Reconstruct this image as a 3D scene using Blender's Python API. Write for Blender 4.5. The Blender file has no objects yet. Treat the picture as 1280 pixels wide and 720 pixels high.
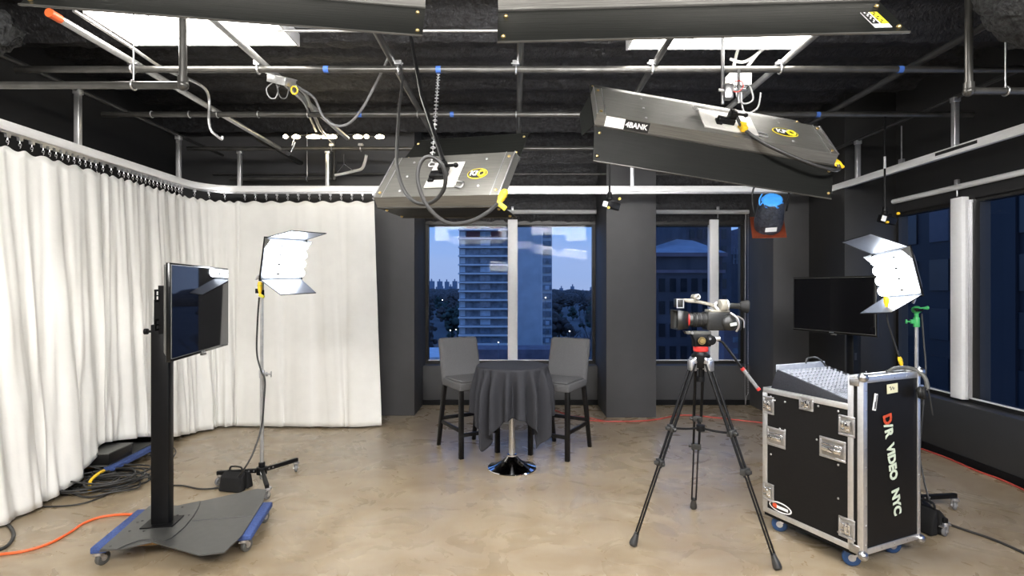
import bpy, bmesh, math, random
from mathutils import Vector, Matrix, Euler
random.seed(7)
SC = bpy.context.scene
COL = SC.collection
PI = math.pi
V = Vector
# ---- the photograph's camera: level, eye at 1.655 m, 680 px focal length at 1280x720
F, CX, CY, EYE = 680.0, 645.0, 360.0, 1.655
def at_y(px, py, Y): return V(((px - CX) * Y / F, Y, EYE - (py - CY) * Y / F))
def at_z(px, py, z=0.0):
    Y = (EYE - z) * F / (py - CY)
    return V(((px - CX) * Y / F, Y, z))
def at_x(px, py, X):
    Y = X * F / (px - CX)
    return V((X, Y, EYE - (py - CY) * Y / F))

# ---------------------------------------------------------------- materials
def srgb(r, g, b):
    f = lambda c: (c / 255 / 12.92) if c / 255 <= .04045 else ((c / 255 + .055) / 1.055) ** 2.4
    return (f(r), f(g), f(b), 1)
def nd(nt, t, **kw):
    n = nt.nodes.new(t)
    for k, v in kw.items():
        if k in n.inputs: n.inputs[k].default_value = v
        else: setattr(n, k, v)
    return n
def mat(name, col, rough=.5, metal=0.0, var=.12, scale=30.0, bump=0.0, bscale=None, spec=.5, emit=None, estr=0.0, stretch=None, coat=0.0):
    m = bpy.data.materials.new(name); m.use_nodes = True
    nt = m.node_tree; b = nt.nodes['Principled BSDF']
    c = V(col[:3])
    tc = nd(nt, 'ShaderNodeTexCoord')
    src = tc.outputs['Object']
    if stretch:
        mp = nd(nt, 'ShaderNodeMapping'); mp.inputs['Scale'].default_value = stretch
        nt.links.new(src, mp.inputs['Vector']); src = mp.outputs['Vector']
    no = nd(nt, 'ShaderNodeTexNoise', Scale=scale, Detail=4.0)
    nt.links.new(src, no.inputs['Vector'])
    rp = nd(nt, 'ShaderNodeValToRGB')
    rp.color_ramp.elements[0].position = .3; rp.color_ramp.elements[1].position = .7
    rp.color_ramp.elements[0].color = (*(c * (1 - var)), 1)
    rp.color_ramp.elements[1].color = (*[min(1, x) for x in (c * (1 + var))], 1)
    nt.links.new(no.outputs['Fac'], rp.inputs['Fac'])
    nt.links.new(rp.outputs['Color'], b.inputs['Base Color'])
    b.inputs['Roughness'].default_value = rough
    b.inputs['Metallic'].default_value = metal
    b.inputs['Specular IOR Level'].default_value = spec
    b.inputs['Coat Weight'].default_value = coat
    if bump:
        n2 = nd(nt, 'ShaderNodeTexNoise', Scale=bscale or scale * 2, Detail=5.0)
        nt.links.new(src, n2.inputs['Vector'])
        bp = nd(nt, 'ShaderNodeBump', Strength=bump, Distance=.02)
        nt.links.new(n2.outputs['Fac'], bp.inputs['Height'])
        nt.links.new(bp.outputs['Normal'], b.inputs['Normal'])
    if emit:
        b.inputs['Emission Color'].default_value = (*emit[:3], 1)
        b.inputs['Emission Strength'].default_value = estr
    return m
M = {}
M['black'] = mat('black_paint', (.005, .005, .0055), .5, spec=.15)
M['black_metal'] = mat('black_metal', (.0055, .0055, .006), .38, .0, spec=.16)
M['base_steel'] = mat('satin_dark_steel', (.10, .10, .096), .32, .55, var=.08, scale=20)
M['black_rubber'] = mat('black_rubber', (.009, .009, .009), .7, spec=.3)
M['cable'] = mat('black_cable', (.022, .022, .022), .5)
M['grey_rubber'] = mat('grey_rubber', (.16, .16, .165), .6)
M['steel'] = mat('brushed_steel', (.55, .55, .56), .28, 1.0, var=.08, scale=60)
M['alu'] = mat('aluminium', (.75, .75, .76), .33, .85, var=.05, scale=40)
M['alu_bright'] = mat('track_aluminium', (.86, .86, .86), .36, .2, var=.04, scale=14, stretch=(1, 1, 6))
M['chrome'] = mat('chrome', (.82, .82, .84), .05, 1.0, var=.02)
M['zinc'] = mat('zinc', (.62, .62, .64), .3, .9, var=.12, scale=50)
M['pipe'] = mat('grey_painted_pipe', (.075, .073, .068), .28, .45, var=.3, scale=8)
M['pipe_dark'] = mat('dark_pipe', (.045, .045, .045), .38, .4, var=.2, scale=8)
M['emt'] = mat('galvanised_conduit', (.52, .52, .52), .3, .7, var=.12)
M['white_paint'] = mat('white_paint', (.74, .74, .75), .45, var=.03)
M['white_plastic'] = mat('white_plastic', (.78, .78, .77), .4, var=.03)
M['yellow'] = mat('yellow_plastic', (.80, .50, .02), .4, var=.06)
M['yellow_dull'] = mat('yellow_tape', (.55, .50, .03), .5)
M['orange'] = mat('orange_cord', (.78, .13, .03), .5, var=.05)
M['red_cord'] = mat('red_cord', (.42, .055, .04), .5, var=.05)
M['red'] = mat('red_anodised', (.48, .03, .025), .35, .2)
M['blue_tape'] = mat('blue_tape', (.04, .28, .80), .6, var=.15, scale=40)
M['blue_mark'] = mat('blue_mark_tape', (.06, .16, .55), .6)
M['blue_carpet'] = mat('blue_carpet', (.05, .09, .27), .95, var=.35, scale=90, bump=.6, bscale=260)
M['blue_wheel'] = mat('blue_wheel', (.018, .06, .17), .45)
M['green'] = mat('green_paint', (.06, .42, .13), .4)
M['wood'] = mat('plywood', (.48, .30, .13), .6, var=.2, scale=12, stretch=(1, 8, 1))
M['laminate'] = mat('black_laminate', (.008, .0075, .0075), .42, var=.15, scale=120, bump=.08, bscale=500, spec=.18)
M['hull'] = mat('textured_black_steel', (.02, .021, .026), .5, spec=.25, var=.6, scale=300, bump=.15, bscale=400)
M['kino'] = mat('ribbed_black_housing', (.19, .186, .172), .30, .6, var=.22, scale=40, stretch=(.15, 8, 8), bump=.10, bscale=30)
M['door_black'] = mat('black_door_leaf', (.0075, .008, .0072), .42, .05, var=.2, scale=20, stretch=(.2, 5, 5), bump=.06, bscale=24, spec=.12)
M['door_silver'] = mat('silver_door_leaf', (.07, .075, .09), .42, .2, var=.06)
M['reflector'] = mat('white_reflector', (.70, .71, .73), .35, .3, var=.04)
M['plate'] = mat('bare_aluminium_plate', (.74, .72, .68), .42, .4, var=.06, scale=30)
M['flood_tray'] = mat('flood_tray', (.16, .17, .19), .45, .2, var=.04)
M['screen'] = mat('glossy_screen', (.006, .006, .007), .03, spec=.7, var=0)
M['tv_plastic'] = mat('glossy_black_plastic', (.006, .0065, .0065), .18, spec=.4)
M['tv_back'] = mat('dark_grey_plastic', (.085, .085, .08), .45)
M['fabric_grey'] = mat('grey_upholstery', (.076, .075, .078), .92, var=.18, scale=160, bump=.25, bscale=700)
M['cloth'] = mat('charcoal_tablecloth', (.020, .0205, .025), .85, var=.16, scale=220, bump=.12, bscale=900, spec=.3)
M['dark_wood'] = mat('black_stained_wood', (.006, .0055, .0055), .42, var=.3, scale=20, stretch=(6, 6, 1), spec=.18)
M['cordura'] = mat('black_nylon', (.008, .008, .0085), .85, bump=.2, bscale=500, spec=.3)
M['cam_body'] = mat('camera_black', (.012, .012, .0115), .38, var=.3, scale=60)
M['cam_grey'] = mat('camera_grey_top', (.22, .205, .17), .45, var=.2, scale=40)
M['cream'] = mat('cream_label', (.72, .70, .48), .7, var=.04)
M['white_label'] = mat('white_label', (.82, .82, .82), .6, var=.03)
M['pale_green'] = mat('pale_letter_vinyl', (.62, .70, .56), .6, var=.12, scale=60)
M['red_vinyl'] = mat('red_letter_vinyl', (.55, .07, .025), .6, var=.3, scale=60)
M['logo_black'] = mat('logo_black', (.01, .01, .01), .4)
M['logo_yellow'] = mat('logo_yellow', (.82, .68, .03), .45, var=.03)
M['gel'] = mat('brown_orange_gel', (.12, .024, .009), .4, var=.2)
M['foil'] = mat('black_foil_wrap', (.045, .05, .065), .38, .4, var=.4, scale=30, bump=1.0, bscale=45)
M['silver_knob'] = mat('silver_knob', (.38, .40, .45), .35, .2)
M['panel_silver'] = mat('mixer_panel', (.30, .32, .37), .45, .1, var=.1, scale=40)
M['brass'] = mat('brass_rivet', (.7, .52, .22), .3, .9)
M['insulation'] = mat('black_sprayed_insulation', (.03, .031, .032), .9, var=.85, scale=40, bump=1.0, bscale=50)
def emission(name, col, s):
    m = bpy.data.materials.new(name); m.use_nodes = True; nt = m.node_tree
    b = nt.nodes['Principled BSDF']; b.inputs['Base Color'].default_value = (.8, .8, .8, 1)
    b.inputs['Emission Color'].default_value = (*col, 1); b.inputs['Emission Strength'].default_value = s
    return m

# ---------------------------------------------------------------- mesh builder
def frame_from(d):
    d = V(d).normalized()
    a = V((0, 0, 1)) if abs(d.z) < .95 else V((1, 0, 0))
    u = d.cross(a).normalized(); w = u.cross(d)
    return u, w, d
def catmull(pts, n=8, closed=False):
    pts = [V(p) for p in pts]
    if len(pts) < 3: return pts
    out = []; N = len(pts); last = N if closed else N - 1
    for i in range(last):
        if closed: p0, p1, p2, p3 = pts[i - 1], pts[i], pts[(i + 1) % N], pts[(i + 2) % N]
        else: p0, p1, p2, p3 = pts[max(i - 1, 0)], pts[i], pts[i + 1], pts[min(i + 2, N - 1)]
        for k in range(n):
            t = k / n
            out.append(.5 * ((2 * p1) + (p2 - p0) * t + (2 * p0 - 5 * p1 + 4 * p2 - p3) * t * t + (3 * p1 - p0 - 3 * p2 + p3) * t ** 3))
    if not closed: out.append(pts[-1])
    return out
class MB:
    def __init__(s): s.bm = bmesh.new(); s.mi = 0
    def face(s, vs):
        try:
            f = s.bm.faces.new(vs); f.material_index = s.mi; f.smooth = True; return f
        except ValueError: return None
    def verts(s, ps): return [s.bm.verts.new(p) for p in ps]
    def box(s, c, sz, R=None):
        c = V(c); h = V(sz) / 2; ps = []
        for z in (-1, 1):
            for x, y in ((-1, -1), (1, -1), (1, 1), (-1, 1)):
                p = V((x * h.x, y * h.y, z * h.z)); ps.append(c + (R @ p if R else p))
        v = s.verts(ps)
        for q in ((3, 2, 1, 0), (4, 5, 6, 7), (0, 1, 5, 4), (1, 2, 6, 5), (2, 3, 7, 6), (3, 0, 4, 7)): s.face([v[i] for i in q])
        return s
    def span(s, a, b):
        a, b = V(a), V(b)
        return s.box((a + b) / 2, [abs(x) for x in (b - a)])
    def beam(s, a, b, w, h, up=(0, 0, 1)):
        a, b = V(a), V(b); d = (b - a).normalized(); u = d.cross(V(up))
        u = u.normalized() if u.length > 1e-4 else V((1, 0, 0)); n = u.cross(d)
        return s.box((a + b) / 2, (w, (b - a).length, h), Matrix((u, d, n)).transposed())
    def cyl(s, a, b, r0, r1=None, n=16, caps=True):
        a, b = V(a), V(b); r1 = r0 if r1 is None else r1
        u, w, d = frame_from(b - a)
        ang = [2 * PI * k / n for k in range(n)]
        A = s.verts([a + (u * math.cos(t) + w * math.sin(t)) * r0 for t in ang])
        B = s.verts([b + (u * math.cos(t) + w * math.sin(t)) * r1 for t in ang])
        for k in range(n): s.face([A[k], B[k], B[(k + 1) % n], A[(k + 1) % n]])
        if caps: s.face(A); s.face(B[::-1])
        return s
    def tube(s, pts, r, n=8, sm=8, closed=False):
        P = catmull(pts, sm, closed) if sm else [V(p) for p in pts]
        Q = [P[0]]
        for p in P[1:]:
            if (p - Q[-1]).length > 1e-5: Q.append(p)
        P = Q
        if closed and (P[0] - P[-1]).length < 1e-5: P.pop()
        N = len(P); rings = []; u = None
        for i, p in enumerate(P):
            if closed: d = (P[(i + 1) % N] - P[i - 1])
            else: d = (P[min(i + 1, N - 1)] - P[max(i - 1, 0)])
            if d.length < 1e-7: d = V((0, 0, 1))
            d.normalize()
            if u is None: u = frame_from(d)[0]
            else:
                u = u - d * u.dot(d)
                u = u.normalized() if u.length > 1e-5 else frame_from(d)[0]
            w = d.cross(u); rr = r(i / max(1, N - 1)) if callable(r) else r
            rings.append(s.verts([p + (u * math.cos(2 * PI * k / n) + w * math.sin(2 * PI * k / n)) * rr for k in range(n)]))
        for i in range(N if closed else N - 1):
            A, B = rings[i], rings[(i + 1) % N]
            for k in range(n): s.face([A[k], A[(k + 1) % n], B[(k + 1) % n], B[k]])
        if not closed: s.face(rings[0][::-1]); s.face(rings[-1])
        return s
    def lathe(s, prof, c=(0, 0, 0), n=32, axis=(0, 0, 1)):
        c = V(c); u, w, d = frame_from(axis); rings = []
        for r, z in prof:
            if r < 1e-6: rings.append(s.verts([c + d * z]))
            else: rings.append(s.verts([c + d * z + (u * math.cos(2 * PI * k / n) + w * math.sin(2 * PI * k / n)) * r for k in range(n)]))
        for A, B in zip(rings, rings[1:]):
            for k in range(n):
                k2 = (k + 1) % n
                if len(A) == 1 and len(B) == 1: continue
                if len(A) == 1: s.face([A[0], B[k2], B[k]])
                elif len(B) == 1: s.face([A[k], A[k2], B[0]])
                else: s.face([A[k], A[k2], B[k2], B[k]])
        return s
    def sphere(s, c, r, sc=(1, 1, 1), n=16, m=10):
        prof = [(math.sin(PI * i / m), -math.cos(PI * i / m)) for i in range(m + 1)]
        k0 = len(s.bm.verts); s.lathe(prof, (0, 0, 0), n)
        s.bm.verts.ensure_lookup_table()
        for v in s.bm.verts[k0:]: v.co = V((v.co.x * sc[0] * r, v.co.y * sc[1] * r, v.co.z * sc[2] * r)) + V(c)
        return s
    def prism(s, poly, vec):
        vec = V(vec); A = s.verts([V(p) for p in poly]); B = s.verts([V(p) + vec for p in poly]); n = len(A)
        s.face(A[::-1]); s.face(B)
        for k in range(n): s.face([A[k], A[(k + 1) % n], B[(k + 1) % n], B[k]])
        return s
    def torus(s, c, R, r, axis=(0, 0, 1), n=32, m=8, a0=0, a1=2 * PI):
        u, w, d = frame_from(axis); full = abs(a1 - a0 - 2 * PI) < 1e-6
        pts = [V(c) + (u * math.cos(a0 + (a1 - a0) * k / n) + w * math.sin(a0 + (a1 - a0) * k / n)) * R for k in range(n + (0 if full else 1))]
        return s.tube(pts, r, m, 0, full)
    def grid(s, P):
        rows = [s.verts(r) for r in P]
        for A, B in zip(rows, rows[1:]):
            for k in range(len(A) - 1): s.face([A[k], A[k + 1], B[k + 1], B[k]])
        return s
    def text(s, txt, size, mtx, depth=.001, bold=.0):
        cu = bpy.data.curves.new('t', 'FONT'); cu.body = txt; cu.size = size; cu.extrude = depth / 2; cu.offset = bold
        cu.align_x = 'CENTER'; cu.align_y = 'CENTER'; cu.resolution_u = 3
        ob = bpy.data.objects.new('t', cu); COL.objects.link(ob)
        me = bpy.data.meshes.new_from_object(ob.evaluated_get(bpy.context.evaluated_depsgraph_get()))
        vs = s.verts([mtx @ v.co for v in me.vertices])
        for p in me.polygons: s.face([vs[i] for i in p.vertices])
        bpy.data.objects.remove(ob); bpy.data.curves.remove(cu); bpy.data.meshes.remove(me)
        return s
    def xform(s, mtx):
        bmesh.ops.transform(s.bm, matrix=mtx, verts=s.bm.verts); return s
    def build(s, name, m, parent=None, bevel=0.0, seg=2, ang=32, fix=True, origin=None):
        if fix: bmesh.ops.recalc_face_normals(s.bm, faces=s.bm.faces)
        me = bpy.data.meshes.new(name); o = bpy.data.objects.new(name, me); COL.objects.link(o)
        if parent is None:
            s.bm.verts.ensure_lookup_table()
            xs = [v.co for v in s.bm.verts]
            if origin is None:
                origin = V(((min(p.x for p in xs) + max(p.x for p in xs)) / 2, (min(p.y for p in xs) + max(p.y for p in xs)) / 2, min(p.z for p in xs)))
            bmesh.ops.translate(s.bm, verts=s.bm.verts, vec=-V(origin)); o.location = origin
        s.bm.to_mesh(me); s.bm.free()
        for mm in (m if isinstance(m, (list, tuple)) else [m]): me.materials.append(mm)
        if bevel:
            b = o.modifiers.new('bevel', 'BEVEL'); b.width = bevel; b.segments = seg; b.limit_method = 'ANGLE'; b.angle_limit = math.radians(40)
        else: me.set_sharp_from_angle(angle=math.radians(ang))
        if parent is not None: o.parent = parent
        return o
def tag(o, label=None, cat=None, group=None, kind=None):
    if label: o['label'] = label
    if cat: o['category'] = cat
    if group: o['group'] = group
    if kind: o['kind'] = kind
    return o
def thing(name, label, cat, loc=(0, 0, 0), rz=0.0, group=None, R=None):
    o = bpy.data.objects.new(name, None); COL.objects.link(o); o.empty_display_size = .1
    if R is not None: o.matrix_world = Matrix.Translation(V(loc)) @ R.to_4x4()
    else: o.location = loc; o.rotation_euler = (0, 0, rz)
    return tag(o, label, cat, group)
def structure(o): o['kind'] = 'structure'; return o
def dup(o, parent=None):
    c = o.copy(); COL.objects.link(c)
    if parent is not None: c.parent = parent
    for ch in list(o.children): dup(ch, c)
    return c
def rot(rz, rx=0.0, ry=0.0):
    r = math.radians
    return Matrix.Rotation(r(rz), 3, 'Z') @ Matrix.Rotation(r(rx), 3, 'X') @ Matrix.Rotation(r(ry), 3, 'Y')
def mtx(loc, x, y):
    x = V(x).normalized(); y = V(y); y = (y - x * y.dot(x)).normalized(); z = x.cross(y)
    m = Matrix((x, y, z)).transposed().to_4x4(); m.translation = V(loc); return m
def poly_arc(cx, cz, rx, rz, a0, a1, n): return [(cx + rx * math.cos(a0 + (a1 - a0) * k / n), cz + rz * math.sin(a0 + (a1 - a0) * k / n)) for k in range(n + 1)]

# ---------------------------------------------------------------- camera, world
cam = bpy.data.cameras.new('camera'); co = bpy.data.objects.new('camera', cam); COL.objects.link(co)
cam.sensor_width = 36; cam.lens = F / 1280 * 36
cam.shift_x = (640 - CX) / 1280; cam.shift_y = (CY - 360) / 1280
cam.clip_start = .05; cam.clip_end = 5000
co.location = (0, 0, EYE); co.rotation_euler = (PI / 2, 0, 0)
SC.camera = co
w = bpy.data.worlds.new('dusk'); SC.world = w; w.use_nodes = True
nt = w.node_tree; bg = nt.nodes['Background']
tc = nd(nt, 'ShaderNodeTexCoord'); sep = nd(nt, 'ShaderNodeSeparateXYZ')
nt.links.new(tc.outputs['Generated'], sep.inputs[0])
rp = nd(nt, 'ShaderNodeValToRGB'); e = rp.color_ramp.elements
e[0].position = 0.0; e[0].color = (.20, .27, .44, 1)
e[1].position = .5; e[1].color = (.05, .14, .42, 1)
x = rp.color_ramp.elements.new(.05); x.color = (.20, .28, .47, 1)
x = rp.color_ramp.elements.new(.14); x.color = (.10, .25, .56, 1)
no = nd(nt, 'ShaderNodeTexNoise', Scale=3.0, Detail=5.0)
mp = nd(nt, 'ShaderNodeMapping'); mp.inputs['Scale'].default_value = (1, 1, 6)
nt.links.new(tc.outputs['Generated'], mp.inputs['Vector']); nt.links.new(mp.outputs['Vector'], no.inputs['Vector'])
nt.links.new(sep.outputs['Z'], rp.inputs['Fac'])
mx = nd(nt, 'ShaderNodeMixRGB', blend_type='MIX'); mx.inputs[2].default_value = (.26, .30, .45, 1)
cr = nd(nt, 'ShaderNodeValToRGB'); cr.color_ramp.elements[0].position = .48; cr.color_ramp.elements[1].position = .8
cr.color_ramp.elements[1].color = (.45, .45, .45, 1)
nt.links.new(no.outputs['Fac'], cr.inputs['Fac']); nt.links.new(cr.outputs['Color'], mx.inputs[0])
nt.links.new(rp.outputs['Color'], mx.inputs[1]); nt.links.new(mx.outputs['Color'], bg.inputs['Color'])
bg.inputs['Strength'].default_value = 1.3
SC.view_settings.view_transform = 'Standard'; SC.view_settings.look = 'None'
SC.view_settings.gamma = 1; SC.view_settings.exposure = 0.44; SC.view_settings.use_curve_mapping = False
SC.cycles.use_denoising = True
SC.cycles.max_bounces = 8; SC.cycles.diffuse_bounces = 4; SC.cycles.transparent_max_bounces = 12
SC.cycles.sample_clamp_indirect = 6.0; SC.cycles.caustics_reflective = False; SC.cycles.caustics_refractive = False
# ---------------------------------------------------------------- room shell
def floor_mat():
    m = bpy.data.materials.new('trowelled_concrete'); m.use_nodes = True; nt = m.node_tree; b = nt.nodes['Principled BSDF']; L = nt.links
    tc = nd(nt, 'ShaderNodeTexCoord')
    def noise(sc, det, dist, st=(1, 1, 1), rough=.55, rz=0):
        mp = nd(nt, 'ShaderNodeMapping'); mp.inputs['Scale'].default_value = st; mp.inputs['Rotation'].default_value = (0, 0, rz)
        L.new(tc.outputs['Object'], mp.inputs['Vector'])
        n = nd(nt, 'ShaderNodeTexNoise', Scale=sc, Detail=det, Roughness=rough, Distortion=dist); L.new(mp.outputs['Vector'], n.inputs['Vector']); return n.outputs['Fac']
    def ramp(src, stops):
        r = nd(nt, 'ShaderNodeValToRGB'); L.new(src, r.inputs['Fac'])
        while len(r.color_ramp.elements) < len(stops): r.color_ramp.elements.new(.5)
        for e, (p, c) in zip(r.color_ramp.elements, stops): e.position = p; e.color = c if len(c) == 4 else (*c, 1)
        return r.outputs['Color']
    def mix(f, a, c, mode='MIX'):
        n = nd(nt, 'ShaderNodeMixRGB', blend_type=mode)
        for i, s in enumerate((f, a, c)):
            if isinstance(s, (int, float)): n.inputs[i].default_value = s if i == 0 else (s, s, s, 1)
            elif isinstance(s, tuple): n.inputs[i].default_value = (*s, 1)
            else: L.new(s, n.inputs[i])
        return n.outputs['Color']
    base = ramp(noise(.55, 6, 1.2), [(.34, (.235, .178, .108)), (.46, (.295, .228, .142)), (.56, (.322, .257, .172)), (.70, (.325, .276, .212))])
    patch = ramp(noise(.7, 4.5, 1.4, (1, 1.5, 1), .5, .6), [(.45, (0, 0, 0)), (.53, (1, 1, 1)), (.62, (1, 1, 1)), (.70, (0, 0, 0))])
    c1 = mix(patch, base, mix(.26, base, (.225, .17, .115)))
    swirl = ramp(noise(1.5, 7, 2.6, (1, 1.5, 1), .5, -.5), [(.40, (0, 0, 0)), (.62, (1, 1, 1))])
    c2 = mix(swirl, mix(1.0, c1, (.92, .91, .90), 'MULTIPLY'), mix(.20, c1, (.42, .365, .29)))
    streak = ramp(noise(1.6, 10, 4.5, (1, 1, 1), .65, .2), [(.485, (0, 0, 0)), (.5, (1, 1, 1)), (.515, (0, 0, 0))])
    c3 = mix(streak, c2, mix(.10, c2, (.45, .38, .28)))
    L.new(c3, b.inputs['Base Color'])
    rr = ramp(noise(2.5, 6, 1.5), [(.35, (.22, .22, .22)), (.65, (.38, .38, .38))]); L.new(rr, b.inputs['Roughness'])
    bp = nd(nt, 'ShaderNodeBump', Strength=.06, Distance=.01); L.new(noise(3.0, 8, 2.0), bp.inputs['Height']); L.new(bp.outputs['Normal'], b.inputs['Normal'])
    b.inputs['Specular IOR Level'].default_value = .45
    return m
M['floor'] = floor_mat()
M['wall'] = mat('charcoal_wall_paint', (.052, .0515, .053), .62, var=.05, scale=6, bump=.04, bscale=200)
M['wall_dark'] = mat('black_wall_paint', (.015, .0148, .0148), .6, var=.08, scale=6)
M['mullion'] = mat('white_mullion', (.90, .90, .91), .4, var=.02)
M['cover'] = mat('dark_cover_paint', (.030, .030, .030), .55, var=.06, scale=6)
M['sill'] = mat('dark_grey_sill', (.10, .10, .105), .45, var=.05, scale=8)
M['window_dark'] = mat('dark_bronze_frame', (.018, .017, .016), .4, .3)
def ceil_mat():
    m = mat('black_fireproofing', (.018, .018, .0205), .62, var=.9, scale=22, bump=1.0, bscale=34, spec=.6)
    return m
M['ceil'] = ceil_mat()
def glass_mat():
    m = bpy.data.materials.new('window_glass'); m.use_nodes = True; nt = m.node_tree; L = nt.links
    nt.nodes.remove(nt.nodes['Principled BSDF']); out = nt.nodes['Material Output']
    tr = nd(nt, 'ShaderNodeBsdfTransparent'); tr.inputs[0].default_value = (.95, .97, 1.0, 1)
    gl = nd(nt, 'ShaderNodeBsdfGlossy', Roughness=0.0); gl.inputs[0].default_value = (1, 1, 1, 1)
    lw = nd(nt, 'ShaderNodeLayerWeight', Blend=.5)
    pw = nd(nt, 'ShaderNodeMath', operation='POWER'); pw.inputs[1].default_value = 4.0
    L.new(lw.outputs['Facing'], pw.inputs[0])
    ma = nd(nt, 'ShaderNodeMath', operation='MULTIPLY_ADD'); ma.inputs[1].default_value = .35; ma.inputs[2].default_value = .004
    L.new(pw.outputs[0], ma.inputs[0])
    no = nd(nt, 'ShaderNodeTexNoise', Scale=.6); bp = nd(nt, 'ShaderNodeBump', Strength=.01, Distance=.02)
    L.new(no.outputs['Fac'], bp.inputs['Height']); L.new(bp.outputs['Normal'], gl.inputs['Normal'])
    mx = nd(nt, 'ShaderNodeMixShader'); L.new(ma.outputs[0], mx.inputs[0]); L.new(tr.outputs[0], mx.inputs[1]); L.new(gl.outputs[0], mx.inputs[2])
    L.new(mx.outputs[0], out.inputs['Surface'])
    return m
M['glass'] = glass_mat()
XL, XR, YF, CE = -4.4, 4.45, -3.0, 3.9
structure(MB().span((XL - .2, YF - .2, -.12), (XR + .3, 8.2, 0)).build('floor', M['floor'], origin=(0, 0, 0)))
# ceiling: corrugated deck under sprayed fireproofing, ridges across the room
rows = []
for j in range(190):
    y = YF + (8.1 - YF) * j / 189
    r = []
    for i in range(120):
        x = XL - .1 + (XR - XL + .2) * i / 119
        z = CE - .07 * max(0, math.sin(y * 2 * PI / .42)) ** .6 + random.uniform(-.014, .014)
        for by in (1.6, 4.45, 6.9):                      # deep joists
            if abs(y - by) < .14: z -= .22
        r.append((x, y, z))
    rows.append(r)
structure(MB().grid(rows).build('ceiling', M['ceil'], ang=180, fix=False))
structure(MB().span((XL - .2, YF - .2, CE + .05), (XR + .3, 8.2, CE + .15)).build('ceiling_slab', M['wall_dark']))
structure(MB().span((XL - .15, YF, 0), (XL, 8.1, CE + .05)).build('wall_left', M['wall_dark']))
structure(MB().span((XL, YF - .15, 0), (XR, YF, CE + .05)).build('wall_front', M['wall']))
# window wall: deep cover below the glass, fireproofed spandrel above
mb = MB().span((XL, 7.70, 0), (XR, 8.06, .555)); structure(mb.build('wall_back', M['wall'], bevel=.006))
rows = []
for j in range(44):
    z = 2.60 + (CE - 2.60) * j / 43; r = []
    for i in range(130):
        x = XL + (XR - XL) * i / 129
        y = 7.93 - (.10 * abs(math.sin((z - 2.6) * 7.0)) + (.12 if z > 3.05 else 0) + (.14 if z > 3.45 else 0)) - random.uniform(0, .03)
        r.append((x, y, z))
    rows.append(r)
structure(MB().grid(rows).build('wall_back_upper', M['ceil'], ang=180, fix=False))
structure(MB().span((XL, 7.96, 2.56), (XR, 8.1, CE)).build('trim_1', M['wall_dark']))
structure(MB().span((4.20, YF, 0), (4.50, 8.06, .555)).build('wall_right', M['cover'], bevel=.006))
structure(MB().span((4.36, YF, 2.50), (4.55, 8.06, CE)).build('wall_right_upper', M['wall_dark']))
structure(MB().span((XL, 7.685, 0), (3.3, 7.70, .075)).build('baseboard_back', M['black']))
structure(MB().span((4.185, YF, 0), (4.20, 6.24, .075)).build('baseboard_right', M['black']))
structure(MB().span((-4.36, 7.05, 0), (-1.317, 8.02, CE)).build('pillar_1', M['wall'], bevel=.004))
structure(MB().span((1.155, 6.95, 0), (1.79, 8.02, CE)).build('pillar_2', M['wall'], bevel=.004))
structure(MB().span((3.31, 7.0, 0), (3.80, 8.06, CE)).build('pillar_3', M['wall'], bevel=.004))
structure(MB().span((3.77, 6.24, 0), (4.5, 8.06, CE)).build('pillar_4', M['wall_dark'], bevel=.004))
def box_frame(mb, x0, x1, z0, z1, y0, y1, t):
    mb.span((x0, y0, z0), (x1, y1, z0 + t)).span((x0, y0, z1 - t), (x1, y1, z1)).span((x0, y0, z0 + t), (x0 + t, y1, z1 - t)).span((x1 - t, y0, z0 + t), (x1, y1, z1 - t)); return mb
def back_window(n, x0, x1, mx0, mx1):
    w = structure(thing('window_%d' % n, None, None, ((x0 + x1) / 2, 7.95, .56)))
    inv = Matrix.Translation(-w.location)
    f = box_frame(MB(), x0, x1, .555, 2.62, 7.92, 8.0, .045)
    f.span((x0, 7.90, 2.575), (x1, 8.0, 2.66)); f.xform(inv).build('window_frame', M['window_dark'], w)
    MB().span((x0 + .045, 7.912, .598), (x1 - .045, 7.93, .612)).xform(inv).build('sill_strip', M['white_paint'], w)
    MB().span((mx0, 7.86, .60), (mx1, 7.96, 2.645)).xform(inv).build('mullion', M['mullion'], w, bevel=.004)
    for a, b in ((x0 + .045, mx0), (mx1, x1 - .045)):
        MB().span((a, 7.955, .60), (b, 7.963, 2.575)).xform(inv).build('pane', M['glass'], w)
    return w
back_window(1, -1.317, 1.155, -.118, .023)
back_window(2, 1.79, 3.31, 2.802, 2.93)
w3 = structure(thing('window_3', None, None, (4.4, 4.0, .56))); inv = Matrix.Translation(-w3.location)
f = MB().span((4.36, YF, .555), (4.46, 6.24, .595)).span((4.36, YF, 2.47), (4.46, 6.24, 2.51)).span((4.36, 6.20, .595), (4.46, 6.24, 2.47)).span((4.35, 5.10, .595), (4.45, 5.235, 2.47)).span((4.36, 2.0, .595), (4.45, 2.12, 2.47))
f.xform(inv).build('window_frame', M['window_dark'], w3)
MB().span((4.345, YF, .595), (4.36, 6.2, .610)).xform(inv).build('sill_strip', M['white_paint'], w3)
MB().span((4.29, 5.235, .58), (4.36, 5.375, 2.535)).xform(inv).build('mullion', M['mullion'], w3, bevel=.004)
m_ = MB()
for k in range(3): m_.span((4.325 + k * .012, 5.205 - k * .01, .6), (4.335 + k * .012, 5.236, 2.5))
m_.xform(inv).build('sash_rail', M['alu'], w3)
for a, b in ((YF, 2.0), (2.12, 5.10), (5.375, 6.2)):
    MB().span((4.395, a, .595), (4.403, b, 2.47)).xform(inv).build('pane', M['glass'], w3)

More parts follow.
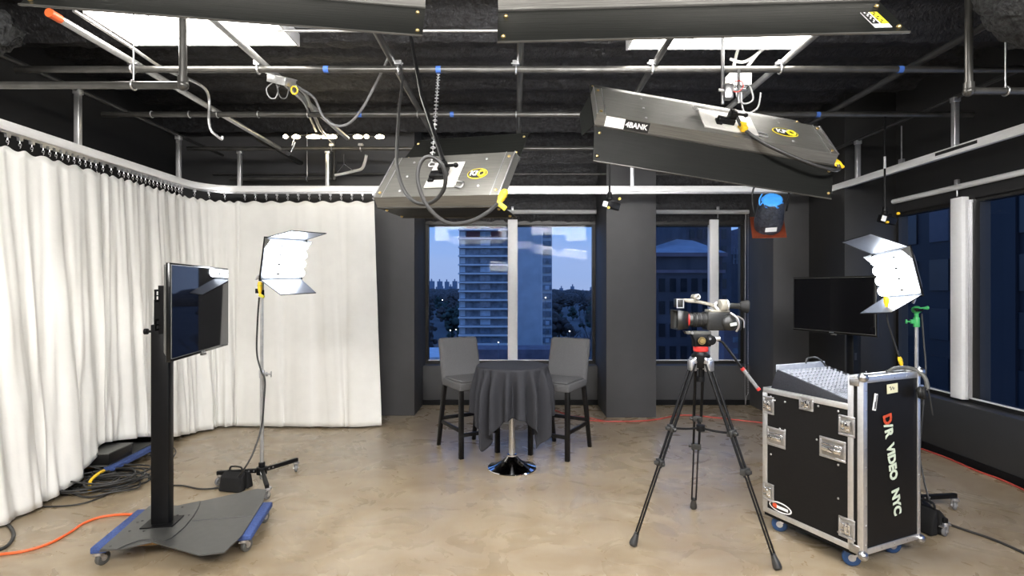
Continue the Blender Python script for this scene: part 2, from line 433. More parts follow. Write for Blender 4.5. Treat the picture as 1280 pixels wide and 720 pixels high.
# roller shades: white tube under the soffit, dark cassette, brackets, bead chain
def shade(name, label, a, b, r, brk, chain=None):
    a, b = V(a), V(b); t = thing(name, label, 'roller shade', (a + b) / 2, group=None)
    inv = Matrix.Translation(-t.location)
    MB().cyl(a, b, r, n=20).xform(inv).build('roller_tube', M['white_paint'], t)
    for p in brk:
        p = V(p); m = MB().box(p + V((0, 0, .03)), (.035, .035, .09)).cyl(p + V((0, 0, -.02)), p + V((0, 0, -.09)), .008, n=8)
        m.xform(inv).build('bracket', M['zinc'], t, bevel=.003)
    if chain:
        c = MB(); p, z0, z1 = chain
        k = z0
        while k > z1:
            c.sphere((p[0], p[1], k), .006, n=6, m=4); k -= .022
        c.tube([(p[0] - .03, p[1], z0), (p[0] - .035, p[1], z1), (p[0] - .018, p[1], z1 - .04), (p[0], p[1], z1)], .003, 5, 4)
        c.xform(inv).build('bead_chain', M['zinc'], t)
    return t
shade('roller_shade', 'white roller shade tube above the wide window behind the table', (-1.30, 7.72, 2.735), (1.14, 7.72, 2.735), .030, [(-.05, 7.72, 2.735)])
shade('roller_shade', 'white roller shade tube over the window between the two columns behind the camera', (1.80, 7.72, 2.735), (3.30, 7.72, 2.735), .030, [(2.865, 7.72, 2.735)])
shade('roller_shade', 'long white roller shade tube running along the dark side window wall', (4.33, 1.5, 2.644), (4.33, 6.30, 2.644), .028, [(4.33, 5.34, 2.644), (4.33, 2.2, 2.644)])
for o in [o for o in bpy.data.objects if o.name.startswith('roller_shade.001')]:
    c = MB(); z = 2.70
    while z > .17: c.sphere((3.27, 7.665, z), .007, n=6, m=4); z -= .024
    c.tube([(3.235, 7.665, 2.72), (3.225, 7.665, .2), (3.25, 7.665, .14), (3.27, 7.665, .17)], .003, 5, 4)
    c.xform(Matrix.Translation(-o.location)).build('bead_chain', M['zinc'], o)
# ---------------------------------------------------------------- curtain track
TX, TY, TR, TZ = -3.72, 6.5, .42, 2.80
def track_pts(x1=3.77):
    p = [(TX, 1.2), (TX, TY - TR)]
    for k in range(1, 13):
        a = PI - k * PI / 2 / 12
        p.append((TX + TR + TR * math.cos(a), TY - TR + TR * math.sin(a)))
    p.append((x1, TY)); return p
def rail(mb, pts, z, wd=.045, ht=.072):
    prof = [(-.5, 0), (.5, 0), (.5, 1), (-.5, 1)]
    rings = []
    for i, p in enumerate(pts):
        a = V((*pts[max(i - 1, 0)], 0)); b = V((*pts[min(i + 1, len(pts) - 1)], 0)); d = (b - a).normalized(); n = V((d.y, -d.x, 0))
        rings.append(mb.verts([V((p[0], p[1], z + h * ht)) + n * o * wd for o, h in prof]))
    for A, B in zip(rings, rings[1:]):
        for k in range(4): mb.face([A[k], A[(k + 1) % 4], B[(k + 1) % 4], B[k]])
    mb.face(rings[0]); mb.face(rings[-1][::-1])
    return mb
trk = thing('curtain_track', 'silver curtain track curving round the corner above the white curtains', 'curtain track', (TX, TY, TZ))
inv = Matrix.Translation(-trk.location)
pts = track_pts()
rail(MB(), pts, TZ).xform(inv).build('rail', M['alu_bright'], trk, bevel=.004)
rail(MB(), [(x, y) for x, y in pts], TZ - .018, .02, .017).xform(inv).build('lower_flange', M['zinc'], trk)
# roller carriers with hooks
def carrier():
    m = MB().box((0, 0, -.028), (.022, .03, .03)).cyl((0, -.018, -.02), (0, .018, -.02), .011, n=10)
    m.cyl((0, 0, -.04), (0, 0, -.062), .004, n=6).torus((0, 0, -.072), .010, .0028, (0, 1, 0), 12, 5)
    m.tube([(0, 0, -.08), (.006, 0, -.088), (0, 0, -.098)], .0028, 5, 4)
    return m
c0 = carrier().build('curtain_carrier', M['zinc'], trk)
def place_carrier(x, y, first=[True]):
    o = c0 if first[0] else dup(c0, trk)
    first[0] = False
    o.location = (x - TX, y - TY, 0)
ys = [2.6, 2.9, 3.2, 3.5, 3.72, 3.84, 3.98, 4.08, 4.18, 4.28, 4.34, 4.40, 4.46, 4.52, 4.58, 4.64, 4.70, 4.76, 4.82, 4.90, 5.0, 5.1, 5.16, 5.22, 5.28, 5.34, 5.40, 5.46, 5.52, 5.58, 5.64, 5.70, 5.76, 5.82, 5.88, 5.94, 6.0, 6.05]
for y in ys: place_carrier(TX, y)
for k in (3, 6, 9): place_carrier(*pts[1 + k])
for k in range(13): place_carrier(-3.24 + k * .128, TY)
def strut(mb, x, y, z0, z1, s=.021):
    mb.span((x - s, y - s, z0), (x + s, y + s, z1)); mb.box((x, y, z1), (.06, .05, .04)); return mb
for (x, y, z) in ((TX, 4.62, 3.32), (TX, 6.0, 3.31), (-3.3, TY, 3.28), (-2.25, TY, 3.28), (1.386, TY, 3.22), (-.6, TY, 3.22)):
    strut(MB(), x, y, TZ + .07, z).xform(inv).build('hanger_strut', M['alu'], trk, bevel=.003)
tr2 = thing('curtain_track', 'straight bare silver track running along the dark window wall', 'curtain track', (3.77, 4, TZ)); inv2 = Matrix.Translation(-tr2.location)
rail(MB(), [(3.77, 1.0), (3.77, TY - .03)], TZ).xform(inv2).build('rail', M['alu_bright'], tr2, bevel=.004)
MB().span((3.7435, 4.42, 2.832), (3.747, 4.86, 2.858)).xform(inv2).build('maker_label', M['logo_black'], tr2)
for y, z in ((4.67, 3.27), (6.0, 3.26), (2.9, 3.27)): strut(MB(), 3.77, y, TZ + .07, z).xform(inv2).build('hanger_strut', M['alu'], tr2, bevel=.003)
MB().cyl((3.77, 5.32, 2.87), (3.77, 5.32, 3.24), .006, n=8).box((3.77, 5.32, 2.89), (.03, .05, .05)).xform(inv2).build('hanger_rod', M['zinc'], tr2)

# ---------------------------------------------------------------- white curtains
M['curtain'] = mat('white_muslin', (.80, .795, .765), .9, var=.02, scale=8, bump=.05, bscale=60, spec=.2)
def curtain(label, path, hem, nfold, amp, seed, z_top=TZ - .105, nu=220, nv=46):
    """path(u) -> x,y on the track, hem(u) -> x,y,z of the lower edge; folds deepen downward"""
    rnd = random.Random(seed)
    ph = [rnd.uniform(0, 6.28) for _ in range(6)]
    fr = [nfold * k for k in (1, .53, 1.71, .31, 2.6, 3.9)]; am = [1, .8, .42, .8, .2, .10]
    rows = []
    for j in range(nv + 1):
        v = j / nv; r = []
        for i in range(nu + 1):
            u = i / nu; x, y = path(u); x2, y2 = path(min(1, u + .004)); x1, y1 = path(max(0, u - .004))
            d = V((x2 - x1, y2 - y1, 0)); d = d.normalized(); n = V((d.y, -d.x, 0))
            hx, hy, hz = hem(u)
            k = v ** 1.15
            p = V((x + (hx - x) * k, y + (hy - y) * k, z_top + (hz - z_top) * v))
            f = sum(a * math.sin(6.283 * q * (u + .012 * math.sin(3 * v + b)) + b + .5 * v * math.sin(b * 7)) for a, q, b in zip(am, fr, ph)) / 2.1
            g = .30 + .70 * min(1, v * 1.3)
            f = math.copysign(abs(f) ** .75, f)
            wr = .004 * math.sin(23 * v + 40 * u + ph[0]) * v + .005 * math.sin(51 * u * nfold / 9 + 17 * v) * v
            p += n * (amp * g * f + wr)
            scallop = .012 * (math.cos(u * 2 * PI * nfold * 1.6) - 1) * (1 - v) ** 6
            p.z += scallop
            r.append(p)
        rows.append(r)
    mb = MB().grid(rows)
    o = mb.build('curtain', M['curtain'], fix=False, ang=180)
    s = o.modifiers.new('cloth', 'SOLIDIFY'); s.thickness = .004; s.offset = 0
    return tag(o, label, 'curtain', None)
def lerp(a, b, t): return a + (b - a) * t
def pw(u, tab):
    for (u0, *a), (u1, *b) in zip(tab, tab[1:]):
        if u <= u1:
            t = (u - u0) / (u1 - u0); t = t * t * (3 - 2 * t)
            return [lerp(p, q, t) for p, q in zip(a, b)]
    return tab[-1][1:]
# nearest panel: spreads onto the floor toward the room, its far edge lifted over the gear
curtain('white curtain panel nearest the camera, its hem spilling over the cable coil', lambda u: (TX, lerp(1.7, 4.86, u)),
        lambda u: (lambda q: (q[0], q[1], q[2]))(pw(u, [(0, -3.55, 1.7, .015), (.55, -3.56, 3.6, .015), (.78, -3.56, 4.15, .03), (.90, -3.58, 4.50, .12), (1, -3.62, 4.78, .30)])), 13, .042, 3)
curtain('white curtain panel gathered in the corner, draped over the blue dolly', lambda u: (lambda s: (TX, s) if s <= TY - TR else (TX + TR + TR * math.cos(PI - min(1, (s - TY + TR) / (TR * PI / 2)) * PI / 2), TY - TR + TR * math.sin(PI - min(1, (s - TY + TR) / (TR * PI / 2)) * PI / 2)))(lerp(4.83, TY - TR + TR * PI / 2, u)),
        lambda u: pw(u, [(0, -3.63, 4.80, .29), (.25, -3.60, 5.26, .22), (.42, -3.62, 5.65, .10), (.58, -3.64, 6.05, .03), (.8, -3.52, 6.38, .02), (1, -3.30, 6.48, .02)]), 12, .044, 11)
curtain('white curtain panel hanging flat on the back run beside the dark column', lambda u: (lerp(-3.33, -1.695, u), TY),
        lambda u: pw(u, [(0, -3.35, 6.47, .02), (.3, -2.75, 6.42, .02), (.75, -2.0, 6.40, .02), (1, -1.60, 6.47, .02)]), 5, .022, 23)

# ---------------------------------------------------------------- pipe grid
GZ = 3.25
def pipe(label, a, b, r=.024, m='pipe', marks=(), clamps=(), name='grid_pipe', grp=None, ring=False):
    a, b = V(a), V(b); c = (a + b) / 2
    t = thing(name, label, 'pipe', c, group=grp); inv = Matrix.Translation(-c)
    MB().cyl(a, b, r, n=18).xform(inv).build('pipe_tube', M[m], t)
    d = (b - a).normalized()
    for k in marks:
        p = a + (b - a) * k
        MB().cyl(p - d * .018, p + d * .018, r + .0012, n=18).xform(inv).build('tape_ring', M['blue_mark'], t)
    for k in clamps:
        p = a + (b - a) * k
        if ring: MB().torus(p, r + .004, .005, d, 18, 6).xform(inv).build('pipe_ring', M['emt'], t); continue
        q = MB().torus(p, r + .006, .007, d, 18, 6).box(p + V((0, 0, r + .02)), (.05, .05, .03)).cyl(p + V((.035, 0, r + .02)), p + V((-.035, 0, r + .02)), .006, n=8)
        q.xform(inv).build('pipe_clamp', M['zinc'], t)
    return t
def fx(x0, x1, Y, px): return ((px - CX) * Y / F - x0) / (x1 - x0)
pipe('long grey lighting pipe crossing the ceiling nearest the camera, blue tape rings on it', (-3.65, 3.97, GZ), (4.3, 3.97, GZ), marks=[fx(-3.65, 4.3, 3.97, q) for q in (408, 548, 1125)], clamps=[fx(-3.65, 4.3, 3.97, q) for q in (166, 323, 498, 645, 815, 975)])
pipe('long grey lighting pipe across the ceiling second from the camera', (-3.8, 5.0, GZ), (4.2, 5.0, GZ), marks=[fx(-3.8, 4.2, 5, q) for q in (450, 565, 1022)], clamps=[fx(-3.8, 4.2, 5, q) for q in (190, 237, 272, 323, 385, 522, 645)], ring=True)
pipe('thin grey lighting pipe across the ceiling farthest from the camera', (-3.9, 6.46, GZ + .06), (1.0, 6.46, GZ + .06), clamps=(.35, .42))
pipe('thin dark conduit along the soffit above the window tubes', (-3.9, 7.0, 3.12), (3.2, 7.0, 3.12), .012, 'pipe', name='conduit')
dz = GZ + .056
for x, y0, y1, m, lab in ((-2.80, 3.29, 6.7, 'emt', 'pale pipe with an orange end running away from the camera beside the elbow'), (-1.86, 2.0, 6.0, 'emt', 'bright pipe running away under the lit lamp bank and over the junction box'),
                          (-.90, 2.2, 6.2, 'pipe', 'grey pipe running away just above the smaller fluorescent fixture'), (.03, 2.0, 7.0, 'pipe', 'grey pipe running away along the middle of the ceiling'),
                          (1.02, 2.0, 6.2, 'pipe', 'grey pipe running away above the angled fixture beside its hanging rod'), (1.95, 2.0, 6.2, 'emt', 'bright pipe running away at the far end of the bright strip lamp'), (2.95, 2.0, 6.2, 'pipe_dark', 'dark pipe running away below the lumpy black duct')):
    t = pipe(lab, (x, y0, dz), (x, y1, dz), .024, m)
    if x == -2.80: MB().cyl((0, -(y1 - y0) / 2 - .03, 0), (0, -(y1 - y0) / 2 + .05, 0), .0265, n=18).build('end_cap', M['orange'], t)
pipe('dark strut pipe above the side run of the curtain track', (TX, 2.6, 3.34), (TX, 6.9, 3.34), .018, 'pipe_dark')
pipe('dark strut pipe above the track on the window side', (3.77, 2.4, 3.29), (3.77, 6.6, 3.29), .018, 'pipe_dark')
pipe('short loose grey pipe end sloping down behind the lit strip', at_y(320, 172, 6.1), at_y(384, 208, 7.2), .026, 'pipe')

pipe('thin pale rail crossing the gap between the two near lamp doors', (-1.45, 3.3, 3.215), (-.05, 3.3, 3.215), .008, 'emt', name='ceiling_rail')
# sprinkler pipes with elbows
def elbow_pipe(label, pts, r, m, hang=None):
    c = V(pts[0]); t = thing('sprinkler_pipe', label, 'pipe', c); inv = Matrix.Translation(-c)
    P = [V(p) for p in pts]
    for a, b in zip(P, P[1:]): MB().cyl(a, b, r, n=18).xform(inv).build('pipe_run', M[m], t)
    for p in P[1:-1]:
        MB().sphere(p, r * 1.5).cyl(p + V((0, 0, r * .6)), p + V((0, 0, r * 2.4)), r * 1.35, n=18).xform(inv).build('elbow', M['pipe'], t)
    if hang:
        for p in hang:
            p = V(p); q = MB().torus(p, r + .006, .005, (1, 0, 0), 18, 6).cyl(p + V((0, 0, r)), p + V((0, 0, .75)), .005, n=8)
            q.xform(inv).build('pipe_hanger', M['zinc'], t)
    return t
elbow_pipe('grey sprinkler pipe with an elbow in front of the lit lamp bank', [(-3.6, 3.3, 2.885), (-2.02, 3.3, 2.885), (-2.02, 3.3, 3.88)], .022, 'pipe', [(-2.32, 3.3, 2.885)])
elbow_pipe('short dark sprinkler pipe with a ball elbow below the lumpy black duct', [(4.1, 3.4, 2.885), (2.83, 3.4, 2.885), (2.83, 3.4, 3.80)], .022, 'pipe', [(3.06, 3.4, 2.885)])
elbow_pipe('low grey pipe with an elbow just above the back curtain track', [(-3.6, 6.85, 3.03), (-2.29, 6.85, 3.03), (-2.29, 6.85, 3.5)], .022, 'pipe', [(-2.63, 6.85, 3.03)])
# lumpy insulated ducts
def lumpy(label, pts, r, seed):
    rnd = random.Random(seed); mb = MB().tube(pts, r, 26, 10)
    for v in mb.bm.verts: v.co += V((rnd.uniform(-1, 1), rnd.uniform(-1, 1), rnd.uniform(-1, 1))) * .022
    return tag(mb.build('insulated_duct', M['insulation'], ang=180), label, 'duct')
lumpy('big lumpy black insulated duct hanging at the ceiling above the side track', [(2.62, 2.95, 3.36), (2.95, 2.95, 3.34), (3.5, 2.95, 3.36), (4.2, 2.95, 3.42)], lambda t: .17 + .20 * min(1, t * 3), 4)
lumpy('small lumpy black insulated stub above the nearest white curtain', [(-3.9, 3.55, 3.42), (-3.5, 3.5, 3.36), (-3.24, 3.5, 3.27)], lambda t: .12 if t < .9 else .07, 5)
# conduits and junction boxes
def wire(label, pts, r, m, name='conduit', cat='conduit', sm=8): return tag(MB().tube(pts, r, 10, sm).build(name, M[m]), label, cat)
wire('thin silver conduit bending down to an open hook above the side curtain', [at_y(92, 13, 3.4), at_y(165, 60, 3.8), at_y(205, 86, 4.2), at_y(250, 106, 4.6), at_y(261, 122, 4.8), at_y(261, 150, 4.8), at_y(264, 163, 4.8), at_y(270, 169, 4.82), at_y(277, 174, 4.85), at_y(278, 170, 4.85)], .012, 'emt')
jb = thing('junction_box', 'grey metal junction box with looped wires beside the first pipe', 'junction box', at_y(352, 101, 4.1)); R_ = rot(-20, 12, 18)
MB().box((0, 0, 0), (.17, .12, .055), R_).box((0, 0, .03), (.185, .135, .008), R_).build('box_body', M['emt'], jb, bevel=.006)
for k, (dx, rr) in enumerate(((-.045, .055), (.035, .05))): MB().tube([(dx - .01, -.02, -.02), (dx - rr, -.03, -.07), (dx - rr * .6, -.03, -.135), (dx + rr * .2, -.03, -.14), (dx + rr * .5, -.02, -.08), (dx + .01, -.02, -.02)], .0045, 8).build('wire_loop', M['cable'] if k else M['grey_rubber'], jb)
MB().torus((.10, -.01, -.075), .028, .006, (.3, 1, .2), 20, 6).build('cable_tie', M['yellow'], jb)
wire('pair of silver conduits sweeping down from the junction box to the back strip lamp', [at_y(368, 106, 4.15), at_y(382, 118, 4.5), at_y(390, 138, 5.0), at_y(400, 160, 5.6), at_y(410, 172, 6.2), at_y(416, 178, 6.5)], .015, 'emt')
wire('thin silver conduit crossing beside the pair near the junction box', [at_y(364, 110, 4.25), at_y(381, 130, 4.7), at_y(389, 150, 5.3), at_y(395, 164, 5.9)], .010, 'emt')
wire('slack black cable drooping between the junction box and the pipe clamp', [at_y(370, 108, 4.12), at_y(392, 122, 4.3), at_y(404, 146, 4.4), at_y(420, 157, 4.4), at_y(438, 153, 4.4), at_y(455, 132, 4.3), at_y(470, 104, 4.2), at_y(480, 84, 4.05), at_y(486, 70, 3.99)], .010, 'grey_rubber', 'cable', 'cable')
jb2 = thing('junction_box', 'white lit junction box with pale wires below the bright strip lamp', 'junction box', at_y(922, 101, 4.2))
MB().box((0, 0, 0), (.16, .10, .09)).box((0, -.053, 0), (.17, .008, .10)).build('box_body', M['white_plastic'], jb2, bevel=.006)
for k, pts in enumerate(([(-.02, -.02, -.03), (-.02, -.04, -.13), (.03, -.04, -.19), (.10, -.04, -.16), (.09, -.02, -.06), (.06, -.02, -.04)], [(.02, -.02, -.04), (.02, -.03, -.18), (.05, -.03, -.26), (.14, -.03, -.22), (.17, -.02, -.10)], [(-.04, 0, .04), (-.01, 0, .2), (.03, 0, .30)], [(.02, 0, .04), (.13, -.02, .18), (.22, -.05, .30)], [(-.06, 0, .17), (.05, -.02, .14), (.22, -.03, .26)])):
    MB().tube(pts, .007 if k < 2 else .012, 8).build('wire', M['white_plastic'] if k > 1 else M['grey_rubber'], jb2)
wire('dangling black cord from the first pipe running down to the smaller fixture', [at_y(500, 82, 3.94), at_y(503, 100, 3.6), at_y(499, 135, 3.1), at_y(496, 190, 2.7), at_y(497, 212, 2.5), at_y(505, 238, 2.35), at_y(520, 253, 2.3), at_y(537, 254, 2.28), at_y(551, 243, 2.25), at_y(557, 226, 2.22), at_y(553, 207, 2.2), at_y(542, 197, 2.2), at_y(530, 198, 2.2), at_y(523, 211, 2.2), at_y(523, 230, 2.2), at_y(532, 254, 2.2), at_y(548, 272, 2.2), at_y(566, 280, 2.2), at_y(590, 276, 2.22), at_y(610, 265, 2.25), at_y(621, 255, 2.3)], .0085, 'cable', 'power_cord', 'cord')
wire('white flexible conduit curling from the low grey pipe elbow beside the back strip lamp', [at_y(419, 219, 6.83), at_y(430, 217, 6.8), at_y(442, 214, 6.75), at_y(452, 211, 6.7), at_y(456, 203, 6.65), at_y(458, 194, 6.6)], .018, 'white_plastic')
tag(MB().tube([at_y(430, 193, 6.5), at_y(430, 205, 6.6), at_y(422, 215, 6.75)], .004, 6, 0).tube([at_y(430, 205, 6.6), at_y(441, 213, 6.72)], .004, 6, 0).build('wire_hanger', M['emt']), 'thin forked wire hanger holding the white flexible conduit', 'hanger')
# ---------------------------------------------------------------- fluorescent bank fixtures
E_TUBE = emission('lit_tube', (1.0, .97, .92), 30.0)
E_KEY = emission('lit_key_tube', (.97, .98, 1.0), 70.0)
E_PANEL = emission('lit_ceiling_diffuser', (1.0, .955, .88), 18.0)
E_COOL = emission('lit_cool_tube', (.84, .91, 1.0), 21.0)
E_WARM = emission('lit_small_bulb', (1.0, .84, .55), 14.0)
BW, FW, DP = .14, .16, .055
def bank(label, L, R, loc, low, up, dlen, plate, logo=None, bank_label=False, warn=False, edge=None, ends=()):
    """x along the tubes, y the way it shines, z across; loc is the centre of the back"""
    low, up = math.radians(low), math.radians(up)
    if edge is not None: loc = V(edge) - R @ V((0, DP + dlen * math.cos(low), -FW - dlen * math.sin(low)))
    t = thing('fluorescent_fixture', label, 'studio light', loc, R=R, group=None)
    h = L / 2
    mb = MB()
    for s in (-1, 1): mb.prism([(-h, 0, s * BW), (-h, DP, s * FW), (-h, DP, s * (FW - .006)), (-h, .006, s * (BW - .006))], (L, 0, 0))
    mb.span((-h, 0, -BW), (h, .006, BW)); mb.span((-h, .001, -BW), (-h + .006, DP, BW)).span((h - .006, .001, -BW), (h, DP, BW))
    mb.build('housing', M['kino'], t, fix=True)
    for s in (-1, 1):
        e = MB().span((s * h - .004 if s > 0 else s * h - .002, -.003, -BW - .002), (s * h + .002 if s > 0 else s * h + .004, .0, BW + .002))
        e.span((s * (h - .045) - .0015, -.0025, -BW), (s * (h - .045) + .0015, .0, BW))
        e.build('end_strip', M['zinc'], t)
        for z in (-.11, .11): MB().lathe([(0, -.006), (.007, -.004), (.008, 0)], (s * (h - .024), 0, z), 10, (0, 1, 0)).build('rivet', M['brass'], t)
    for dx, dz in ((-.30, .1), (-.30, 0), (-.30, -.1), (.30, .1), (.32, -.08)):
        MB().lathe([(0, -.005), (.006, -.003), (.007, 0)], (dx * L, 0, dz), 10, (0, 1, 0)).build('rivet', M['zinc'], t)
    MB().span((-h + .01, .034, -FW + .03), (h - .01, .038, FW - .03)).build('reflector', M['reflector'], t)
    for z in (-.105, -.035, .035, .105): MB().cyl((-h + .03, .046, z), (h - .03, .046, z), .011, n=12).build('fluorescent_tube', E_TUBE if edge is not None else E_KEY, t)
    def leaf(name, s, a):
        c, q = math.cos(a), math.sin(a)
        y0, z0 = DP, s * FW; y1, z1 = y0 + dlen * c, z0 + s * dlen * q
        n = V((0, -s * q, c)) * .004
        o = MB().prism([(-h, y0, z0), (h, y0, z0), (h - .012, y1, z1), (-h + .012, y1, z1)], n).build(name, M['door_black'], t)
        e = MB().tube([(-h + .012, y1, z1), (h - .012, y1, z1)], .004, 6, 0).tube([(-h, y0, z0), (h, y0, z0)], .005, 6, 0)
        e.build('edge_bead', M['pipe'], o)
        for sx in (-1, 1):
            for k in (.2, .85): MB().sphere((sx * (h - .03), lerp(y0, y1, k) - .002, lerp(z0, z1, k) - .002), .008, n=8, m=6).build('rivet', M['brass'], o)
        return o, (y0, z0, y1, z1)
    od, g = leaf('lower_barn_door', -1, low); leaf('upper_barn_door', 1, up)
    for s in ends:
        MB().prism([(s * h, DP, -FW), (s * h, DP, FW), (s * (h + .035), DP + .10, FW - .05), (s * (h + .035), DP + .10, -FW + .05)], (s * .004, 0, 0)).build('end_door', M['door_black'], t)
    if plate:
        pw_, ph_, px_ = plate
        MB().box((px_, -.005, -.005), (pw_, .008, ph_)).build('mount_plate', M['plate'], t, bevel=.002)
        k = MB().box((px_ - .02, -.02, -.02), (.09, .03, .04)).box((px_ + .01, -.045, 0), (.035, .05, .05)).cyl((px_ + .01, -.05, .01), (px_ + .075, -.055, .005), .008, n=10).sphere((px_ + .08, -.055, .005), .013, n=10, m=6).box((px_ - .06, -.012, -.03), (.03, .016, .05))
        k.build('ball_clamp', M['black_metal'], t, bevel=.003)
        MB().tube([(px_ - pw_ / 2 + .0, -.01, ph_ / 2 - .01), (px_ - pw_ / 2 - .025, -.012, ph_ / 2), (px_ - pw_ / 2 - .025, -.012, ph_ / 2 - .03), (px_ - pw_ / 2, -.01, ph_ / 2 - .03)], .004, 6).build('plate_latch', M['zinc'], t)
        MB().tube([(px_ + pw_ / 2, -.01, -ph_ / 2), (px_ + pw_ / 2 + .04, -.012, -ph_ / 2 - .012), (px_ + pw_ / 2 + .04, -.012, -ph_ / 2 + .02), (px_ + pw_ / 2, -.01, -ph_ / 2 + .03)], .004, 6).build('plate_latch', M['zinc'], t)
    if logo:
        lx, lw, lh = logo
        def oval(a, b, y, m, nm, par):
            mb = MB(); mb.prism([(lx + a * math.cos(k * PI / 20), y, b * math.sin(k * PI / 20)) for k in range(40)], (0, -.0012, 0)); return mb.build(nm, m, par)
        o = oval(lw / 2, lh / 2, -.0008, M['logo_yellow'], 'logo_badge', t)
        oval(lw / 2 * .93, lh / 2 * .86, -.0016, M['logo_black'], 'logo_field', o)
        X, Z = V((1, 0, 0)), V((0, 0, 1))
        MB().text('KI', lh * .62, mtx((lx - lw * .19, -.0036, .001), X, Z), .001, .0015).build('logo_letters', M['white_label'], o)
        MB().text('N', lh * .42, mtx((lx + lw * .02, -.0036, lh * .08), X, Z), .001, .0015).build('logo_letters', M['white_label'], o)
        MB().torus((lx + lw * .22, -.0034, -lh * .02), lh * .25, lh * .085, (0, 1, 0), 24, 6).build('logo_letters', M['logo_yellow'], o)
    if bank_label:   # on the lower slope: white strip then dark strip with silver letters
        sl = V((0, DP, -(FW - BW))).normalized(); nr = V((0, sl.z, -sl.y)); c = V((0, DP * .5, -(BW + FW) / 2))
        Rm = Matrix((V((1, 0, 0)), -sl, nr)).transposed()
        MB().box(c + V((-h + .10, 0, 0)) + nr * .0012, (.10, .05, .002), Rm).build('label_strip', M['white_label'], t)
        o = MB().box(c + V((-h + .215, 0, 0)) + nr * .0012, (.13, .05, .002), Rm).build('label_strip', M['logo_black'], t)
        MB().text('4BANK', .036, mtx(c + V((-h + .213, 0, 0)) + nr * .003, (1, 0, 0), -sl), .001, .0012).build('label_letters', M['white_label'], o)
    if warn:
        y0, z0, y1, z1 = g; dd = V((0, y1 - y0, z1 - z0)).normalized(); nr = V((0, dd.z, -dd.y)); mid = V((0, (y0 + y1) / 2, (z0 + z1) / 2))
        Rm = Matrix((V((1, 0, 0)), -dd, nr)).transposed(); x = h - .075
        cc = mid + dd * (dlen * .12) + nr * .0012
        o = MB().box(cc + V((x, 0, 0)), (.052, .12, .002), Rm).build('warning_label', M['white_label'], od)
        MB().box(cc + V((x - .014, 0, 0)) - dd * .012 + nr * .001, (.022, .094, .002), Rm).build('label_block', M['logo_black'], o)
        MB().box(cc + V((x + .014, 0, 0)) - dd * .012 + nr * .001, (.024, .094, .002), Rm).build('label_block', M['logo_yellow'], o)
        bars = MB()
        for q in range(6): bars.box(cc + V((x + .014 - .008 * (q % 2), 0, 0)) + dd * (-.05 + .015 * q) + nr * .0022, (.006, .010, .001), Rm)
        bars.build('label_block', M['logo_black'], o)
        bars = MB()
        for q in range(7): bars.box(cc + V((x - .016 + .006 * (q % 2), 0, 0)) + dd * (-.052 + .012 * q) + nr * .0022, (.004, .008, .001), Rm)
        bars.build('label_block', M['white_label'], o)
    return t
RA, RB = rot(-21.6, -35.1, 3.4), rot(12.7, -42.4, 10.4)
fa = bank('smaller black fluorescent fixture hung low over the table, a slack cord looping around it', .69, RA, (-.356, 2.646, 2.204), -28, 84, .2, (.17, .17, .015), (.19, .105, .068))
fb = bank('long black fluorescent fixture hanging at an angle, white label strip on its end', 1.31, RB, (1.058, 2.898, 2.548), 56, 80, .19, (.30, .19, .07), (.40, .15, .082), bank_label=True, ends=(-1,))
RC, RD = rot(9.8, -50), rot(-3.1, -50)
el, er = at_y(18, 5, 1.756), at_y(532, 45, 1.98)
fc = bank('near overhead fluorescent fixture with a black door, above the curtained side', 1.31, RC, None, 83, 80, .26, None, edge=(el + er) / 2)
el, er = at_y(617, 53, 1.76), at_y(1142, 40, 1.69)
fd = bank('near overhead fluorescent fixture whose black door has a yellow warning label at its end', 1.31, RD, None, 83, 80, .26, None, warn=True, edge=(el + er) / 2)
# hanging hardware
def hang(label, pts, r, m, name='hanging_rod', cat='rod', sm=0): return tag(MB().tube(pts, r, 10, sm).build(name, M[m]), label, cat)
pa = V((-.356, 2.646, 2.204)) + RA @ V((.02, -.06, .03))
hang('slanting black hanging rod holding the smaller fluorescent fixture', [at_y(513, 42, 3.2), at_y(527, 120, 2.9), pa], .011, 'black_metal')
ch = MB(); a_, b_ = at_y(548, 92, 3.95), at_y(540, 203, 2.72)
n_ = 46
for k in range(n_):
    p = a_.lerp(b_, (k + .5) / n_); d = (b_ - a_).normalized(); u, w_, _ = frame_from(d)
    ax = u if k % 2 else w_
    ch.torus(p, .012, .0025, ax, 10, 5)
tag(ch.build('safety_chain', M['zinc']), 'grey safety chain running from the first pipe down to the smaller fixture', 'chain')
pb = V((1.058, 2.898, 2.548)) + RB @ V((.08, -.05, .12))
hang('thin silver hanging rod above the plate of the long angled fixture', [V((pb.x - .02, pb.y + .02, 3.6)), V((pb.x - .02, pb.y + .02, pb.z + .0))], .009, 'steel')
cl = thing('pipe_clamp', 'silver clamp with a thumbscrew joining the thin rod to the long angled fixture', 'clamp', pb + V((0, 0, .06)))
MB().box((0, 0, 0), (.045, .05, .08)).cyl((-.05, 0, .01), (.10, 0, .01), .009, n=10).build('clamp_body', M['steel'], cl, bevel=.004)
MB().cyl((.06, 0, -.06), (.06, 0, .12), .008, n=10).build('spigot', M['steel'], cl)
MB().torus((.04, -.03, .02), .03, .003, (.6, 1, 0), 16, 5).build('safety_loop', M['red'], cl)
Bx = lambda x, y, z: V((1.058, 2.898, 2.548)) + RB @ V((x, y, z))
wire('black power cord running along the long angled fixture to its yellow plug', [Bx(.09, -.06, .03), Bx(.12, -.03, -.08), Bx(.2, -.012, -.16), Bx(.32, -.0, -.22), Bx(.5, .02, -.26), Bx(.62, .03, -.25), Bx(.68, .05, -.16)], .0095, 'cable', 'power_cord', 'cord')
